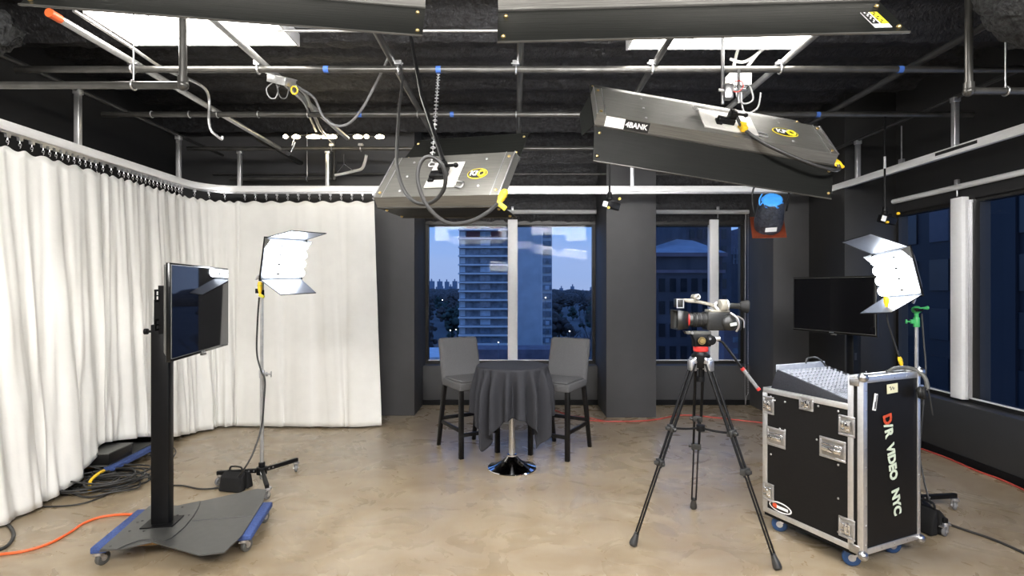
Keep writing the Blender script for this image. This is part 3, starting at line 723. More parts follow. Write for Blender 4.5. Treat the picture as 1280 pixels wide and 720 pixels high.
ty = MB().box(Bx(.125, -.03, -.085), (.03, .03, .05), RB).box(Bx(.125, -.03, -.06), (.036, .034, .014), RB); tag(ty.build('cable_tie', M['yellow'], bevel=.004), 'yellow cable tie on the cord at the plate of the long angled fixture', 'cable tie')
def plug(label, p, q, r=.016):
    t = thing('yellow_plug', label, 'plug', p); d = (V(q) - V(p)); L = d.length; d.normalize()
    MB().lathe([(0, 0), (r * .7, 0), (r, L * .15), (r, L * .55), (r * .6, L * .8), (r * .5, L), (0, L)], (0, 0, 0), 16, d).build('plug_body', M['yellow'], t)
    MB().lathe([(r * 1.1, L * .25), (r * 1.12, L * .3), (r * 1.1, L * .35)], (0, 0, 0), 16, d).build('plug_ring', M['yellow_dull'], t); return t
plug('yellow plug on the end of the long angled fixture', Bx(.675, .06, -.10), Bx(.685, .04, -.19))
plug('yellow plug on the lower corner of the smaller fluorescent fixture', at_y(632, 238, 2.36), at_y(622, 256, 2.33), .017)
tag(MB().box(at_y(628, 258, 2.33), (.038, .012, .022), rot(0, 0, 38)).build('tape_flag', M['yellow_dull'], bevel=.002), 'dull yellow tape flag under the plug of the smaller fixture', 'tape flag')
# lit ceiling lamp banks above the grid
def lit_bank(label, c, sx, sy):
    t = thing('ceiling_light', label, 'ceiling light', c)
    mb = MB().box((0, 0, .045), (sx + .04, sy + .04, .07))
    mb.span((-sx / 2 - .02, -sy / 2 - .02, -.012), (-sx / 2, sy / 2 + .02, .012)).span((sx / 2, -sy / 2 - .02, -.012), (sx / 2 + .02, sy / 2 + .02, .012))
    mb.build('fixture_body', M['white_paint'], t, bevel=.004)
    n = 2
    MB().box((0, 0, 0), (sx, sy, .018)).build('lit_diffuser', E_PANEL, t)
    MB().box((-sx * .17, 0, -.012), (.012, sy, .006)).build('diffuser_rib', M['white_paint'], t)
    for k in (-.4, .4): MB().cyl((k * sx, 0, .08), (k * sx, 0, .42), .006, n=8).build('hanger_rod', M['zinc'], t)
    return t
lit_bank('wide glowing ceiling lamp bank behind the near door on the curtain side', (-2.17, 3.715, 3.42), 1.16, .44)
lit_bank('glowing ceiling lamp bank above the long angled fixture', (1.455, 3.80, 3.42), 1.25, .40)
# small strip lamp at the back
sp = thing('strip_lamp', 'small string of lit warm bulbs under the beam above the back curtain', 'strip lamp', at_y(415, 172, 6.2))
MB().tube([(-.55, 0, .0), (-.3, 0, .03), (0, 0, .035), (.3, 0, .03), (.6, 0, 0)], .008, 8).build('lamp_cord', M['pipe_dark'], sp)
for dx, l in ((-.52, .05), (-.40, .09), (-.20, .16), (-.05, .13), (.02, .08), (.30, .10), (.40, .05), (.55, .10)):
    MB().tube([(dx - l / 2, -.02, 0), (dx, -.025, .004), (dx + l / 2, -.02, 0)], lambda t_: .016 * (.5 + math.sin(PI * min(.98, max(.02, t_)))) , 10).build('bulb', E_WARM, sp)
MB().tube([(-.42, -.02, -.02), (-.45, -.02, -.10), (-.41, -.02, -.06), (-.46, -.02, -.17)], .006, 6).build('dangling_wire', M['emt'], sp)

# ---------------------------------------------------------------- bulb floods on rolling stands
def flood(label, loc, yaw, pitch, roll, side, dtop, dbot):
    R = rot(yaw, pitch, roll); t = thing('flood_lamp', label, 'studio lamp', loc, R=R)
    W, Hh = .43, .345; w2, h2 = W / 2, Hh / 2; d = .085
    mb = MB()
    bw, bh = w2 - .11, h2 - .08
    outer = [(-w2, 0, -h2), (w2, 0, -h2), (w2, 0, h2), (-w2, 0, h2)]; inner = [(-bw, d, -bh), (bw, d, -bh), (bw, d, bh), (-bw, d, bh)]
    A = mb.verts(outer); B = mb.verts(inner)
    for k in range(4): mb.face([A[k], A[(k + 1) % 4], B[(k + 1) % 4], B[k]])
    mb.face(B)
    o = mb.build('housing', M['flood_tray'], t, fix=False); s = o.modifiers.new('shell', 'SOLIDIFY'); s.thickness = .006; s.offset = 0
    box_frame(MB(), -w2 - .006, w2 + .006, -h2 - .006, h2 + .006, -.006, .006, .012).build('rim', M['black_metal'], t, bevel=.002)
    MB().box((0, d + .012, 0), (bw * .9, .016, bh * 1.2)).build('ballast_box', M['black_metal'], t, bevel=.006)
    for k in range(4):
        z = (k - 1.5) * .078
        x0, x1 = side * (w2 - .035), -side * (w2 - .005)
        g = MB()
        for sgn in (-1, 1): g.cyl((x0, -.012, z + sgn * .019), (x1 + side * .02, -.012, z + sgn * .019), .0165, n=12)
        g.torus((x1 + side * .02, -.012, z), .019, .0165, (0, 1, 0), 24, 10)
        g.build('bulb', E_COOL, t)
        MB().box((side * (w2 - .14), -.034, z), (.03, .012, .016)).build('lamp_socket', M['tv_back'], t, bevel=.003)
    def leaf(nm, s, a, ln):
        a = math.radians(a); c, q = math.cos(a), math.sin(a)
        P = [(-w2 + .01, -.004, s * h2), (w2 - .01, -.004, s * h2), (w2 - .03, -.004 - ln * c, s * (h2 + ln * q)), (-w2 + .03, -.004 - ln * c, s * (h2 + ln * q))]
        o = MB().prism(P, V((0, s * q, c)) * .004).build(nm, M['door_silver'], t)
        MB().tube([V(p) for p in P] , .004, 6, 0, True).build('edge_bead', M['black_metal'], o); return o
    leaf('top_barn_door', 1, dtop, .25); leaf('bottom_barn_door', -1, dbot, .22)
    for s in (-1, 1): MB().prism([(s * w2, 0, h2), (s * w2, 0, h2 - .10), (s * w2, -.07, h2 - .01)], (s * .003, 0, 0)).build('corner_gusset', M['tv_back'], t)
    return t
def wheel(parent, p, ax, r, wd, m, fork='zinc', top=None):
    p = V(p); ax = V(ax).normalized()
    w = MB().lathe([(0, -wd / 2), (r * .8, -wd / 2), (r, -wd * .3), (r, wd * .3), (r * .8, wd / 2), (0, wd / 2)], p, 20, ax).build('wheel', M[m], parent)
    MB().lathe([(0, -wd * .56), (r * .42, -wd * .56), (r * .42, wd * .56), (0, wd * .56)], p, 14, ax).build('hub', M[fork], w); return w
def caster(parent, foot, top, r=.038, wd=.026, m='grey_rubber', ang=0.0, lock=False, trail=.02):
    """swivel caster as one part: plate, fork, wheel"""
    d = V((math.cos(ang), math.sin(ang), 0)); ax = V((-d.y, d.x, 0)); c = V((foot[0], foot[1], r)); s = c - d * trail
    f = MB().cyl((s.x, s.y, top), (s.x, s.y, top - .014), .026, n=14)
    for k in (-1, 1):
        a = ax * (wd / 2 + .005) * k
        f.beam(V((s.x, s.y, top - .012)) + a, c + a, .022, .004, ax)
    f.box((s.x, s.y, top - .014), (.045, .045, .006)); f.cyl(c - ax * (wd / 2 + .01), c + ax * (wd / 2 + .01), .006, n=8)
    if lock: f.box(c + d * .03 + V((0, 0, r + .005)), (.05, .03, .006), Matrix.Rotation(ang, 3, 'Z'))
    o = f.build('caster', M['zinc'], parent); wheel(o, c, ax, r, wd, m); return o
def rolling_stand(label, c, tips, top, clamp_green=False):
    t = thing('rolling_light_stand', label, 'light stand', (c[0], c[1], 0))
    MB().cyl((0, 0, .05), (0, 0, .95), .016, n=18).build('pole', M['emt'], t)
    MB().cyl((0, 0, .95), (0, 0, top), .0125, n=18).build('upper_pole', M['emt'], t)
    for z in (.93,):
        k = MB().cyl((0, 0, z - .03), (0, 0, z + .035), .022, n=16).box((.03, 0, z), (.03, .02, .035)).cyl((.04, 0, z), (.075, 0, z), .007, n=8).box((.078, 0, z), (.006, .014, .05))
        k.build('clamp_collar', M['zinc'], t, bevel=.002)
    MB().cyl((0, 0, .09), (0, 0, .15), .045, n=8).cyl((0, 0, .15), (0, 0, .19), .026, n=12).build('hub', M['black_metal'], t, bevel=.004)
    for i, (x, y) in enumerate(tips):
        d = V((x - c[0], y - c[1], 0)); L = d.length; u = d.normalized()
        g = MB().beam(u * .03 + V((0, 0, .12)), u * (L + .015) + V((0, 0, .105)), .03, .034)
        leg = g.build('leg', M['black_metal'], t, bevel=.004)
        for k in (.06, .10): MB().cyl(u * k + V((-u.y, u.x, 0)) * .016 + V((0, 0, .12)), u * k - V((-u.y, u.x, 0)) * .018 + V((0, 0, .12)), .007, n=8).build('bolt', M['zinc'], leg)
        caster(t, (u * L)[:2], .092, .034, .022, 'grey_rubber', math.atan2(u.y, u.x) + (.9 if i else -.8), lock=(i == 0), trail=.012)
    if clamp_green:
        MB().cyl((0, 0, top - .08), (0, 0, top - .01), .021, n=16).box((-.03, 0, top - .04), (.03, .018, .03)).cyl((-.04, 0, top - .04), (-.07, 0, top - .04), .006, n=8).box((-.075, 0, top - .04), (.008, .016, .03)).build('clamp_collar', M['green'], t, bevel=.002)
        k = MB().cyl((0, 0, top - .01), (0, 0, top + .02), .014, n=12).sphere((0, 0, top + .045), .036, (1, .8, .8)).cyl((0, 0, top + .05), (.075, 0, top + .06), .009, n=10).sphere((.078, 0, top + .06), .014, n=10, m=6)
        k.build('ball_head', M['green'], t)
        MB().beam((-.03, -.02, top + .05), (-.01, -.032, top + .05), .03, .016).box((.0, -.03, top + .045), (.05, .01, .02)).build('ball_slot', M['black_metal'], t)
    else:
        MB().cyl((0, 0, top - .06), (0, 0, top), .02, n=14).box((-.02, 0, top - .01), (.06, .03, .04)).build('top_clamp', M['black_metal'], t, bevel=.003)
    return t
CL, CRr = (-2.14, 4.58), (2.93, 3.98)
rolling_stand('chrome rolling light stand by the white curtains, black box hung on its leg', CL, [(-1.95, 4.26), (-1.985, 4.905), (-2.49, 4.56)], 1.64)
rolling_stand('rolling light stand with a green ball clamp behind the flight case', CRr, [(2.86, 3.63), (3.27, 4.06), (2.64, 4.20)], 1.45, True)
fl = flood('lit flood lamp with silver barn doors glowing against the white curtain', at_y(355, 324, 4.50), 66, 12, -2, -1, 22, 20)
fr = flood('lit flood lamp showing four bright looped bulbs beside the dark windows', at_y(1120, 342, 3.92), -92, 11.5, -4, 1, 33, 20)
y_ = thing('yoke_arm', 'small grey yoke arm joining the flood lamp to the curtain side stand', 'yoke', at_y(327, 352, 4.54))
MB().box((0, 0, -.02), (.03, .03, .10)).cyl((-.03, 0, .03), (.06, .02, .03), .012, n=10).box((-.035, 0, .035), (.012, .03, .05), rot(0, 0, 30)).build('yoke_bracket', M['zinc'], y_, bevel=.003)
y_ = thing('yoke_arm', 'small silver yoke arm joining the flood lamp to the green ball clamp', 'yoke', at_y(1141, 376, 3.97))
MB().tube([(.0, 0, -.02), (.01, -.01, .03), (-.01, -.02, .08), (-.03, -.03, .16)], .010, 10).build('yoke_bracket', M['zinc'], y_)
plug('yellow plug at the lower corner of the flood lamp against the curtain', at_y(325, 352, 4.42), at_y(325, 369, 4.42), .018)
tag(MB().box(at_y(327, 370, 4.41), (.045, .02, .022), rot(0, 0, 25)).build('tape_flag', M['yellow_dull'], bevel=.003), 'yellow tape flag hanging under the curtain side flood lamp', 'tape flag')
plug('yellow plug below the flood lamp beside the dark windows', at_y(1108, 370, 3.86), at_y(1108, 384, 3.86), .018)
plug('yellow inline plug on the cord dropping behind the flight case', at_y(1124, 446, 3.9), at_y(1128, 460, 3.9), .014)
wire('black cord dropping from the flood lamp to the flight case', [at_y(1108, 384, 3.87), at_y(1110, 402, 3.88), at_y(1117, 425, 3.9), at_y(1124, 446, 3.9), at_y(1128, 460, 3.9), at_y(1131, 486, 3.95), at_y(1136, 520, 4.02)], .006, 'cable', 'power_cord', 'cord')
wire('black cord running down the curtain side stand and across the floor', [at_y(324, 372, 4.44), at_y(322, 400, 4.5), at_y(321, 440, 4.55), at_y(326, 462, 4.54), at_y(331, 475, 4.54), at_y(330, 500, 4.54), at_y(327, 532, 4.52), at_y(318, 562, 4.44), at_y(306, 585, 4.36), at_z(290, 604, .05), at_z(270, 610, .012), at_z(250, 611, .008), at_z(228, 607, .008), at_z(206, 606, .008), at_z(186, 598, .008)], .007, 'cable', 'power_cord', 'cord')
wire('black cord hanging beside the green clamped stand down to the weight bag', [at_y(1152, 392, 3.96), at_y(1155, 430, 3.94), at_y(1157, 470, 3.92), at_y(1150, 560, 3.9), at_y(1153, 590, 3.86), at_y(1160, 620, 3.80), at_y(1164, 630, 3.76)], .006, 'cable', 'power_cord', 'cord')
def bag(label, c, sx, sy, sz, rz):
    t = thing('weight_bag', label, 'weight bag', (c[0], c[1], 0), math.radians(rz))
    mb = MB(); h = [V((sx / 2, sy / 2, 0)), V((-sx / 2, sy / 2, 0)), V((-sx / 2, -sy / 2, 0)), V((sx / 2, -sy / 2, 0))]
    for k in (-1, 1): mb.prism([(k * .01, -sy / 2, .006), (k * (.01 + sx / 2), -sy / 2, .006), (k * (sx * .42), -sy / 2, sz * .75), (k * .012, -sy / 2, sz)], (0, sy, 0))
    mb.build('bag_body', M['cordura'], t, bevel=.012, seg=3)
    MB().tube([(-.0, -sy * .3, sz - .005), (0, -sy * .22, sz + .03), (0, sy * .22, sz + .03), (0, sy * .3, sz - .005)], .007, 8).build('bag_handle', M['cordura'], t)
    return t
bag('square black weight bag hung on the leg of the curtain side light stand', (-2.30, 4.47), .15, .2, .155, 78)
bag('black weight bag slung on the rolling stand behind the flight case', (2.80, 3.70), .12, .16, .175, 15)

# ---------------------------------------------------------------- hung can lamp and small spots
p0 = at_y(965, 250, 5.0); d = V((.22, .72, -.66)).normalized(); R = Matrix.Rotation(0, 3, 'Z')
can = thing('can_lamp', 'foil wrapped hanging can lamp with a bright blue taped back', 'can lamp', p0)
mb = MB().lathe([(0, .0), (.095, 0), (.10, .02), (.112, .06), (.125, .16), (.13, .26), (.12, .33), (.11, .33)], (0, 0, 0), 28, d)
rn = random.Random(2)
for v in mb.bm.verts: v.co += V((rn.uniform(-1, 1), rn.uniform(-1, 1), rn.uniform(-1, 1))) * .004
mb.build('can_body', M['foil'], can, ang=60)
mb = MB().lathe([(0, -.012), (.07, -.012), (.088, -.006), (.10, .022), (.098, .03)], (0, 0, 0), 20, d)
for v in mb.bm.verts: v.co += V((rn.uniform(-1, 1), rn.uniform(-1, 1), rn.uniform(-1, 1))) * .004
mb.build('blue_tape_cover', M['blue_tape'], can, ang=60)
u, w_, _ = frame_from(d)
q = d * .335
MB().prism([q + u * .15 + w_ * .15, q - u * .15 + w_ * .15, q - u * .15 - w_ * .15, q + u * .15 - w_ * .15], d * .004).build('gel_sheet', M['gel'], can)
nn = V((-.25, -.95, -.3)).normalized(); nn = (nn - d * nn.dot(d)).normalized(); tt = d.cross(nn)
MB().box(d * .25 + nn * .131, (.10, .05, .003), Matrix((tt, d, nn)).transposed()).build('paper_label', M['white_label'], can)
MB().tube([(-.10, -.02, .05), (-.13, -.03, .0), (-.125, -.03, -.05), (-.10, -.02, -.03)], .006, 8).build('blue_cord_loop', M['blue_tape'], can)
MB().tube([d * .15 + tt * .14, d * .12 + tt * .15 + V((0, 0, .2)), V((.02, .06, .36)), d * .12 - tt * .15 + V((0, 0, .2)), d * .15 - tt * .14], .009, 8).cyl((.02, .06, .36), (.02, .02, 3.25 - p0.z), .012, n=10).build('yoke', M['black_metal'], can)
def spot(label, px, py, Y):
    p = at_y(px, py, Y); t = thing('small_spot', label, 'spot light', p)
    MB().cyl((0, 0, .07), (0, 0, GZ - p.z), .009, n=10).build('drop_rod', M['black_metal'], t)
    MB().cyl((0, 0, .45), (0, 0, .56), .012, n=10).build('rod_sleeve', M['zinc'], t)
    MB().cyl((0, 0, .03), (0, 0, .10), .022, n=12).sphere((0, 0, .04), .03).box((.02, 0, .02), (.07, .04, .03)).build('swivel', M['black_metal'], t, bevel=.003)
    b = MB().box((.02, 0, -.02), (.13, .10, .07), rot(15, 10, 12)).build('spot_body', M['black_metal'], t, bevel=.01)
    MB().box((-.03, -.055, -.02), (.09, .012, .05), rot(15, 10, 12)).build('reflector_face', M['white_plastic'], t, bevel=.003)
    for s, z in ((1, .03), (-1, -.05)): MB().cyl((.05 * s + .03, -.05, z), (.05 * s + .03, -.07, z), .012, n=10).build('yellow_knob', M['yellow'], t)
    return t
spot('small black spot on a drop rod in front of the middle column', 762, 254, 5.0)
spot('small black spot on a drop rod near the dark corner above the black television', 1106, 272, 5.0)
# added fill lights, unseen behind the camera, brightening the room from the front
def area(nm, loc, tgt, sx, sy, pw_, col):
    l = bpy.data.lights.new(nm, 'AREA'); l.shape = 'RECTANGLE'; l.size = sx; l.size_y = sy; l.energy = pw_; l.color = col
    o = bpy.data.objects.new(nm, l); COL.objects.link(o); o.location = loc
    o.rotation_euler = (V(tgt) - V(loc)).to_track_quat('-Z', 'Y').to_euler(); return o
area('added_fill_behind', (-1.6, -1.4, 3.6), (-1.0, 5.5, 1.2), 2.6, .9, 280, (1, .97, .93))
area('added_fill_behind', (1.8, -1.4, 3.6), (1.0, 5.5, 1.2), 2.6, .9, 270, (1, .97, .93))
# ---------------------------------------------------------------- televisions on dolly mounted stands
def television(label, loc, rz):
    t = thing('television', label, 'television', loc, math.radians(rz))
    W, H2 = .465, .277
    MB().box((0, .018, 0), (.93, .022, .554)).build('bezel', M['tv_plastic'], t, bevel=.004)
    MB().span((-W + .014, .004, -H2 + .020), (W - .014, .0085, H2 - .014)).build('screen', M['screen'], t)
    box_frame(MB(), -W + .010, W - .010, -H2 + .016, H2 - .010, .0035, .007, .004).build('screen_edge', M['tv_back'], t)
    MB().prism([(-W + .015, .029, -H2 + .02), (W - .015, .029, -H2 + .02), (W - .04, .058, -H2 + .05), (-W + .04, .058, -H2 + .05)], (0, 0, .50)).build('back_shell', M['tv_back'], t, bevel=.010, seg=3)
    MB().box((.02, .012, -H2 - .010), (.055, .02, .014)).build('badge', M['tv_back'], t, bevel=.003)
    MB().box((.0, .0055, -H2 + .009), (.05, .003, .007)).build('brand_mark', M['steel'], t)
    return t
tl = V((-1.991, 3.473, 1.519)); RL = 100.0
tv1 = television('large glossy television turned edge on beside the white curtains', tl, RL)
trr = V((3.073, 5.308, 1.49))
tv2 = television('dark switched off television angled in the black corner behind the flight case', trr, -70.8)
POST = V((-2.285, 3.515, 0)); RI = Matrix.Rotation(math.radians(-RL), 3, 'Z')
ZP = .14
def lp(px, py, z): return RI @ (at_z(px, py, z) - POST)
low_poly = [(124, 688), (189, 631), (222, 632.5), (250, 625.6), (322, 609.7), (333, 611), (329, 625.6), (318, 643.4), (303, 667), (280.6, 689), (248.8, 692.8), (215, 683), (190, 676), (155, 684)]
up_poly = [(125, 687), (189, 630.5), (222, 632), (231, 630), (250.6, 626), (247.8, 635), (241, 646), (230, 659), (215, 671.6), (203.7, 677), (190.6, 673.4), (173.7, 675), (155, 682), (145.6, 686.6)]
def tv_stand(label, loc, rz):
    t = thing('television_stand', label, 'television stand', loc, math.radians(rz))
    MB().prism([(*lp(x, y, ZP)[:2], ZP - .012) for x, y in low_poly], (0, 0, .006)).build('base_plate', M['base_steel'], t)
    u = MB().prism([(*lp(x, y, ZP)[:2], ZP - .006) for x, y in up_poly], (0, 0, .007)).build('foot_plate', M['base_steel'], t)
    c = MB()
    for x, y in ((172, 653), (162, 664), (178, 651), (228, 634), (222, 644), (236, 644), (138, 683), (180, 664)): 
        q = lp(x, y, ZP); c.cyl((q.x, q.y, ZP), (q.x, q.y, ZP + .0035), .007, n=10)
    c.build('bolt', M['pipe_dark'], u)
    a, b = lp(240, 650, ZP), lp(318, 643.5, ZP)
    c = MB().tube([(a.x, a.y, ZP - .0055), (b.x, b.y, ZP - .0055)], .0025, 6, 0); c.build('plate_seam', M['logo_black'], t)
    MB().box((0, 0, ZP + .004), (.17, .19, .006)).build('post_foot', M['black_metal'], t)
    MB().box((0, 0, (1.42 + ZP) / 2), (.075, .105, 1.42 - ZP)).build('outer_post', M['black_metal'], t, bevel=.004)
    MB().box((0, -.004, 1.30), (.058, .085, .56)).build('inner_post', M['black_metal'], t, bevel=.003)
    for z in (.98, .44): MB().box((.0375, -.02, z), (.002, .03, .07)).build('cable_slot', M['logo_black'], t)
    MB().cyl((0, .05, 1.375), (0, .10, 1.375), .008, n=10).cyl((0, .085, 1.375), (0, .105, 1.375), .019, n=14).build('lock_knob', M['black'], t)
    m = MB()
    for z0, z1 in ((1.40, 1.46), (1.575, 1.64)):
        m.box((0, -.055, (z0 + z1) / 2), (.46, .005, .007)).box((0, -.055, z0), (.46, .006, .012)).box((0, -.055, z1), (.46, .006, .012))
        for k in range(9): m.box((-.22 + k * .055, -.055, (z0 + z1) / 2), (.016, .006, z1 - z0))
    m.box((0, -.04, 1.5), (.12, .03, .20))
    for s in (-.17, .17): m.box((s, -.135, 1.52), (.03, .16, .30))
    m.build('mount_bracket', M['black_metal'], t)
    return t
tv_stand('black post television stand with a flat steel foot beside the white curtains', POST, RL)
face2 = V((math.sin(math.radians(-70.8)), -math.cos(math.radians(-70.8)), 0))
p2 = trr - face2 * .30; p2.z = 0
tv_stand('black post television stand half hidden behind the flight case', p2, -70.8)
def furniture_dolly(label, loc, rz, pts):
    """two carpeted rails joined by bare plywood slats, four casters"""
    t = thing('furniture_dolly', label, 'dolly', loc, math.radians(rz)); (a, b), (c, d) = pts
    z1 = ZP - .013
    for p, q in ((a, b), (c, d)):
        p, q = V((*p, 0)), V((*q, 0)); u = (q - p).normalized()
        MB().beam(p + V((0, 0, z1 - .02)), q + V((0, 0, z1 - .02)), .085, .038).build('carpet_rail', M['blue_carpet'], t, bevel=.008)
        for s, e in ((p, .055), (q, -.055)):
            f = s + u * e; caster(t, f[:2], z1 - .04, .042, .028, 'tv_back', -.45, trail=.024)
    for k in (.18, .82):
        p = V((*a, 0)).lerp(V((*b, 0)), k); q = V((*c, 0)).lerp(V((*d, 0)), k); u = (q - p).normalized()
        MB().beam(p + u * .04 + V((0, 0, z1 - .022)), q - u * .04 + V((0, 0, z1 - .022)), .09, .034).build('wood_slat', M['wood'], t, bevel=.003)
    return t
zc = ZP - .03
ra, rb = RI @ (at_z(122, 688, zc) - POST), RI @ (at_z(180, 639, zc) - POST)
rc, rd = RI @ (at_z(305, 672, zc) - POST), RI @ (at_z(333, 630, zc) - POST)
prs = ((ra[:2], rb[:2]), (rc[:2], rd[:2]))
furniture_dolly('blue carpeted dolly under the television stand beside the curtains', POST, RL, prs)
furniture_dolly('blue carpeted dolly under the television stand behind the flight case', p2, -70.8, prs)

# ---------------------------------------------------------------- gear by the curtain
dl = furniture_dolly('blue carpeted dolly half covered by the white curtain hem', (-3.78, 4.98, 0), 5, (((-.26, -.36), (-.26, .36)), ((.27, -.36), (.27, .36))))
MB().span((-.27, -.36, ZP - .012), (.255, .36, ZP - .002)).build('deck_board', M['tv_back'], dl)
eq = thing('equipment_case', 'flat black equipment box on the blue dolly under the curtain hem', 'equipment box', (-3.70, 4.86, ZP), math.radians(4))
MB().span((-.2, -.22, 0), (.2, .10, .09)).build('box_body', M['laminate'], eq, bevel=.006)
MB().span((-.205, -.225, .09), (.205, .105, .102)).build('box_lid', M['tv_back'], eq, bevel=.003)
eq2 = thing('equipment_case', 'low black box on the floor between the cable coil and the blue dolly', 'equipment box', (-3.86, 4.50, 0), math.radians(8))
MB().span((-.16, -.10, 0), (.22, .08, .14)).build('box_body', M['laminate'], eq2, bevel=.006)
MB().span((-.15, -.104, .03), (.21, -.10, .05)).build('box_slot', M['pipe_dark'], eq2)
rn = random.Random(5)
coil = thing('cable_coil', 'heap of coiled black cable with a yellow tie at the curtain hem', 'cable coil', (-3.42, 4.52, 0), 0)
for k in range(12):
    cx_, cy_ = rn.uniform(-.10, .12), rn.uniform(-.10, .14); a, b = rn.uniform(.15, .27), rn.uniform(.14, .24); ph = rn.uniform(0, 6.28); z = .012 + k * .008
    P = [(cx_ + a * math.cos(ph + q * PI / 5) * rn.uniform(.92, 1.08), cy_ + b * math.sin(ph + q * PI / 5) * rn.uniform(.92, 1.08), z + rn.uniform(-.003, .014)) for q in range(10)]
    MB().tube(P, .0072, 8, 6, True).build('cable_loop', M['cable'], coil)
MB().tube([(-.1, -.2, .02), (-.25, -.15, .10), (-.24, .05, .16), (-.05, .1, .10)], .0055, 8).build('cable_loop', M['cable'], coil)
MB().tube([(.15, .15, .02), (.28, .30, .06), (.33, .42, .16), (.2, .5, .2), (.08, .42, .14)], .0055, 8).build('cable_loop', M['cable'], coil)
MB().tube([(.02, -.18, .02), (.0, -.15, .10), (-.01, -.05, .13), (-.02, .02, .13)], .012, 8).build('yellow_tie', M['yellow'], coil)
MB().torus((-.21, -.16, .04), .022, .012, (.8, .5, .2), 16, 8).build('blue_tie', M['blue_mark'], coil)
wire('thin black cable lying along the curtain hem below the coil', [(-3.68, 4.2, .008), at_z(45, 632, .008), at_z(70, 633, .008), at_z(100, 630, .008), at_z(125, 622, .01), at_z(150, 610, .02)], .006, 'cable', 'cable', 'cable')
wire('orange extension cord crossing the floor from the lower frame edge to the dolly', [at_z(-30, 697, .009), at_z(0, 693, .009), at_z(30, 689, .009), at_z(60, 680, .009), at_z(85, 667, .009), at_z(105, 654, .009), at_z(130, 645.5, .009), at_z(165, 643, .009), at_z(185, 650, .009)], .0085, 'orange', 'extension_cord', 'cord')
wire('thick black cable end curling out below the nearest white curtain', [at_z(-8, 652, .01), at_z(8, 655, .01), at_z(16, 664, .01), at_z(16, 673, .01), at_z(8, 683, .01), at_z(-8, 690, .01)], .011, 'cable', 'cable', 'cable')
wire('red cord along the floor in front of the middle column', [at_z(684, 509, .008), at_z(700, 515, .008), at_z(718, 522, .008), at_z(745, 526, .008), at_z(790, 526.5, .008), at_z(822, 524, .008), at_z(845, 519.5, .008), at_z(865, 519, .008), at_z(890, 521.5, .008), at_z(955, 528.5, .008), at_z(1010, 534, .008)], .008, 'red_cord', 'extension_cord', 'cord')
wire('second thin red cord behind the right hand stool', [at_z(690, 517, .006), at_z(705, 519, .006), at_z(735, 522, .006), at_z(748, 524.5, .006), at_z(755, 525.5, .02)], .006, 'red_cord', 'extension_cord', 'cord')
wire('red cord along the skirting of the dark window wall', [at_z(1120, 551, .008), at_z(1152, 561, .008), at_z(1185, 573, .008), at_z(1220, 588, .008), at_z(1255, 601, .008), at_z(1300, 622, .008)], .008, 'red_cord', 'extension_cord', 'cord')
wire('black cord running over the floor from the weight bag to the frame edge', [at_z(1172, 646, .05), at_z(1186, 655, .01), at_z(1205, 662, .008), at_z(1235, 672, .008), at_z(1262, 683, .008), at_z(1300, 701, .008)], .0085, 'cable', 'power_cord', 'cord')

# ---------------------------------------------------------------- stools and table
def stool(label, loc, rz, first=[]):
    if first:
        o = dup(first[0]); o.location = (*loc, 0); o.rotation_euler = (0, 0, math.radians(rz)); o['label'] = label; return o
    t = thing('bar_stool', label, 'stool', (*loc, 0), math.radians(rz), 'grey upholstered stools at the round table'); first.append(t)
    MB().span((-.225, -.24, .655), (.225, .20, .735)).build('seat', M['fabric_grey'], t, bevel=.018, seg=4)
    MB().span((-.205, -.235, .735), (.205, .165, .752)).build('seat_cushion', M['fabric_grey'], t, bevel=.012, seg=3)
    b = MB()
    b.prism([(-.222, .150, .66), (-.222, .235, .66), (-.222, .345, 1.13), (-.222, .27, 1.13)], (.444, 0, 0)).build('backrest', M['fabric_grey'], t, bevel=.036, seg=6)
    for sx in (-1, 1):
        MB().prism([(sx * .20 - .021, -.235, .66), (sx * .20 + .021, -.235, .66), (sx * .20 + .021, -.193, .66), (sx * .20 - .021, -.193, .66)], (0, 0, -.66)).build('leg', M['dark_wood'], t, bevel=.003)
        q = MB(); A = [(sx * .20 - .021, .165, .66), (sx * .20 + .021, .165, .66), (sx * .20 + .021, .212, .66), (sx * .20 - .021, .212, .66)]; B = [(sx * .205 - .018, .318, 0), (sx * .205 + .018, .318, 0), (sx * .205 + .018, .352, 0), (sx * .205 - .018, .352, 0)]
        va, vb = q.verts(A), q.verts(B)
        for k in range(4): q.face([va[k], va[(k + 1) % 4], vb[(k + 1) % 4], vb[k]])
        q.face(va); q.face(vb); q.build('leg', M['dark_wood'], t, bevel=.003)
        MB().beam((sx * .20, -.20, .265), (sx * .20, .265, .265), .022, .036).build('stretcher', M['dark_wood'], t, bevel=.003)
    MB().beam((-.2, -.212, .225), (.2, -.212, .225), .022, .036).build('stretcher', M['dark_wood'], t, bevel=.003)
    MB().beam((-.2, .262, .30), (.2, .262, .30), .022, .036).build('stretcher', M['dark_wood'], t, bevel=.003)
    return t
stool('grey upholstered stool on the curtain side of the round table', (-.468, 5.553), 30.7)
stool('grey upholstered stool on the column side of the round table', (.424, 5.478), -29.9)
TC = V((-.037, 5.0, 0)); TH = .94; RT = .315
tb = thing('pedestal_table', 'round pedestal table with a chrome trumpet foot under the charcoal cloth', 'table', TC)
MB().lathe([(0, TH - .03), (RT - .01, TH - .03), (RT - .004, TH - .02), (RT - .004, TH - .01), (RT - .01, TH - .004), (0, TH - .004)], n=56).build('table_top', M['dark_wood'], tb)
MB().lathe([(.03, .12), (.029, .5), (.029, TH - .03)], n=24).build('pedestal_post', M['steel'], tb)
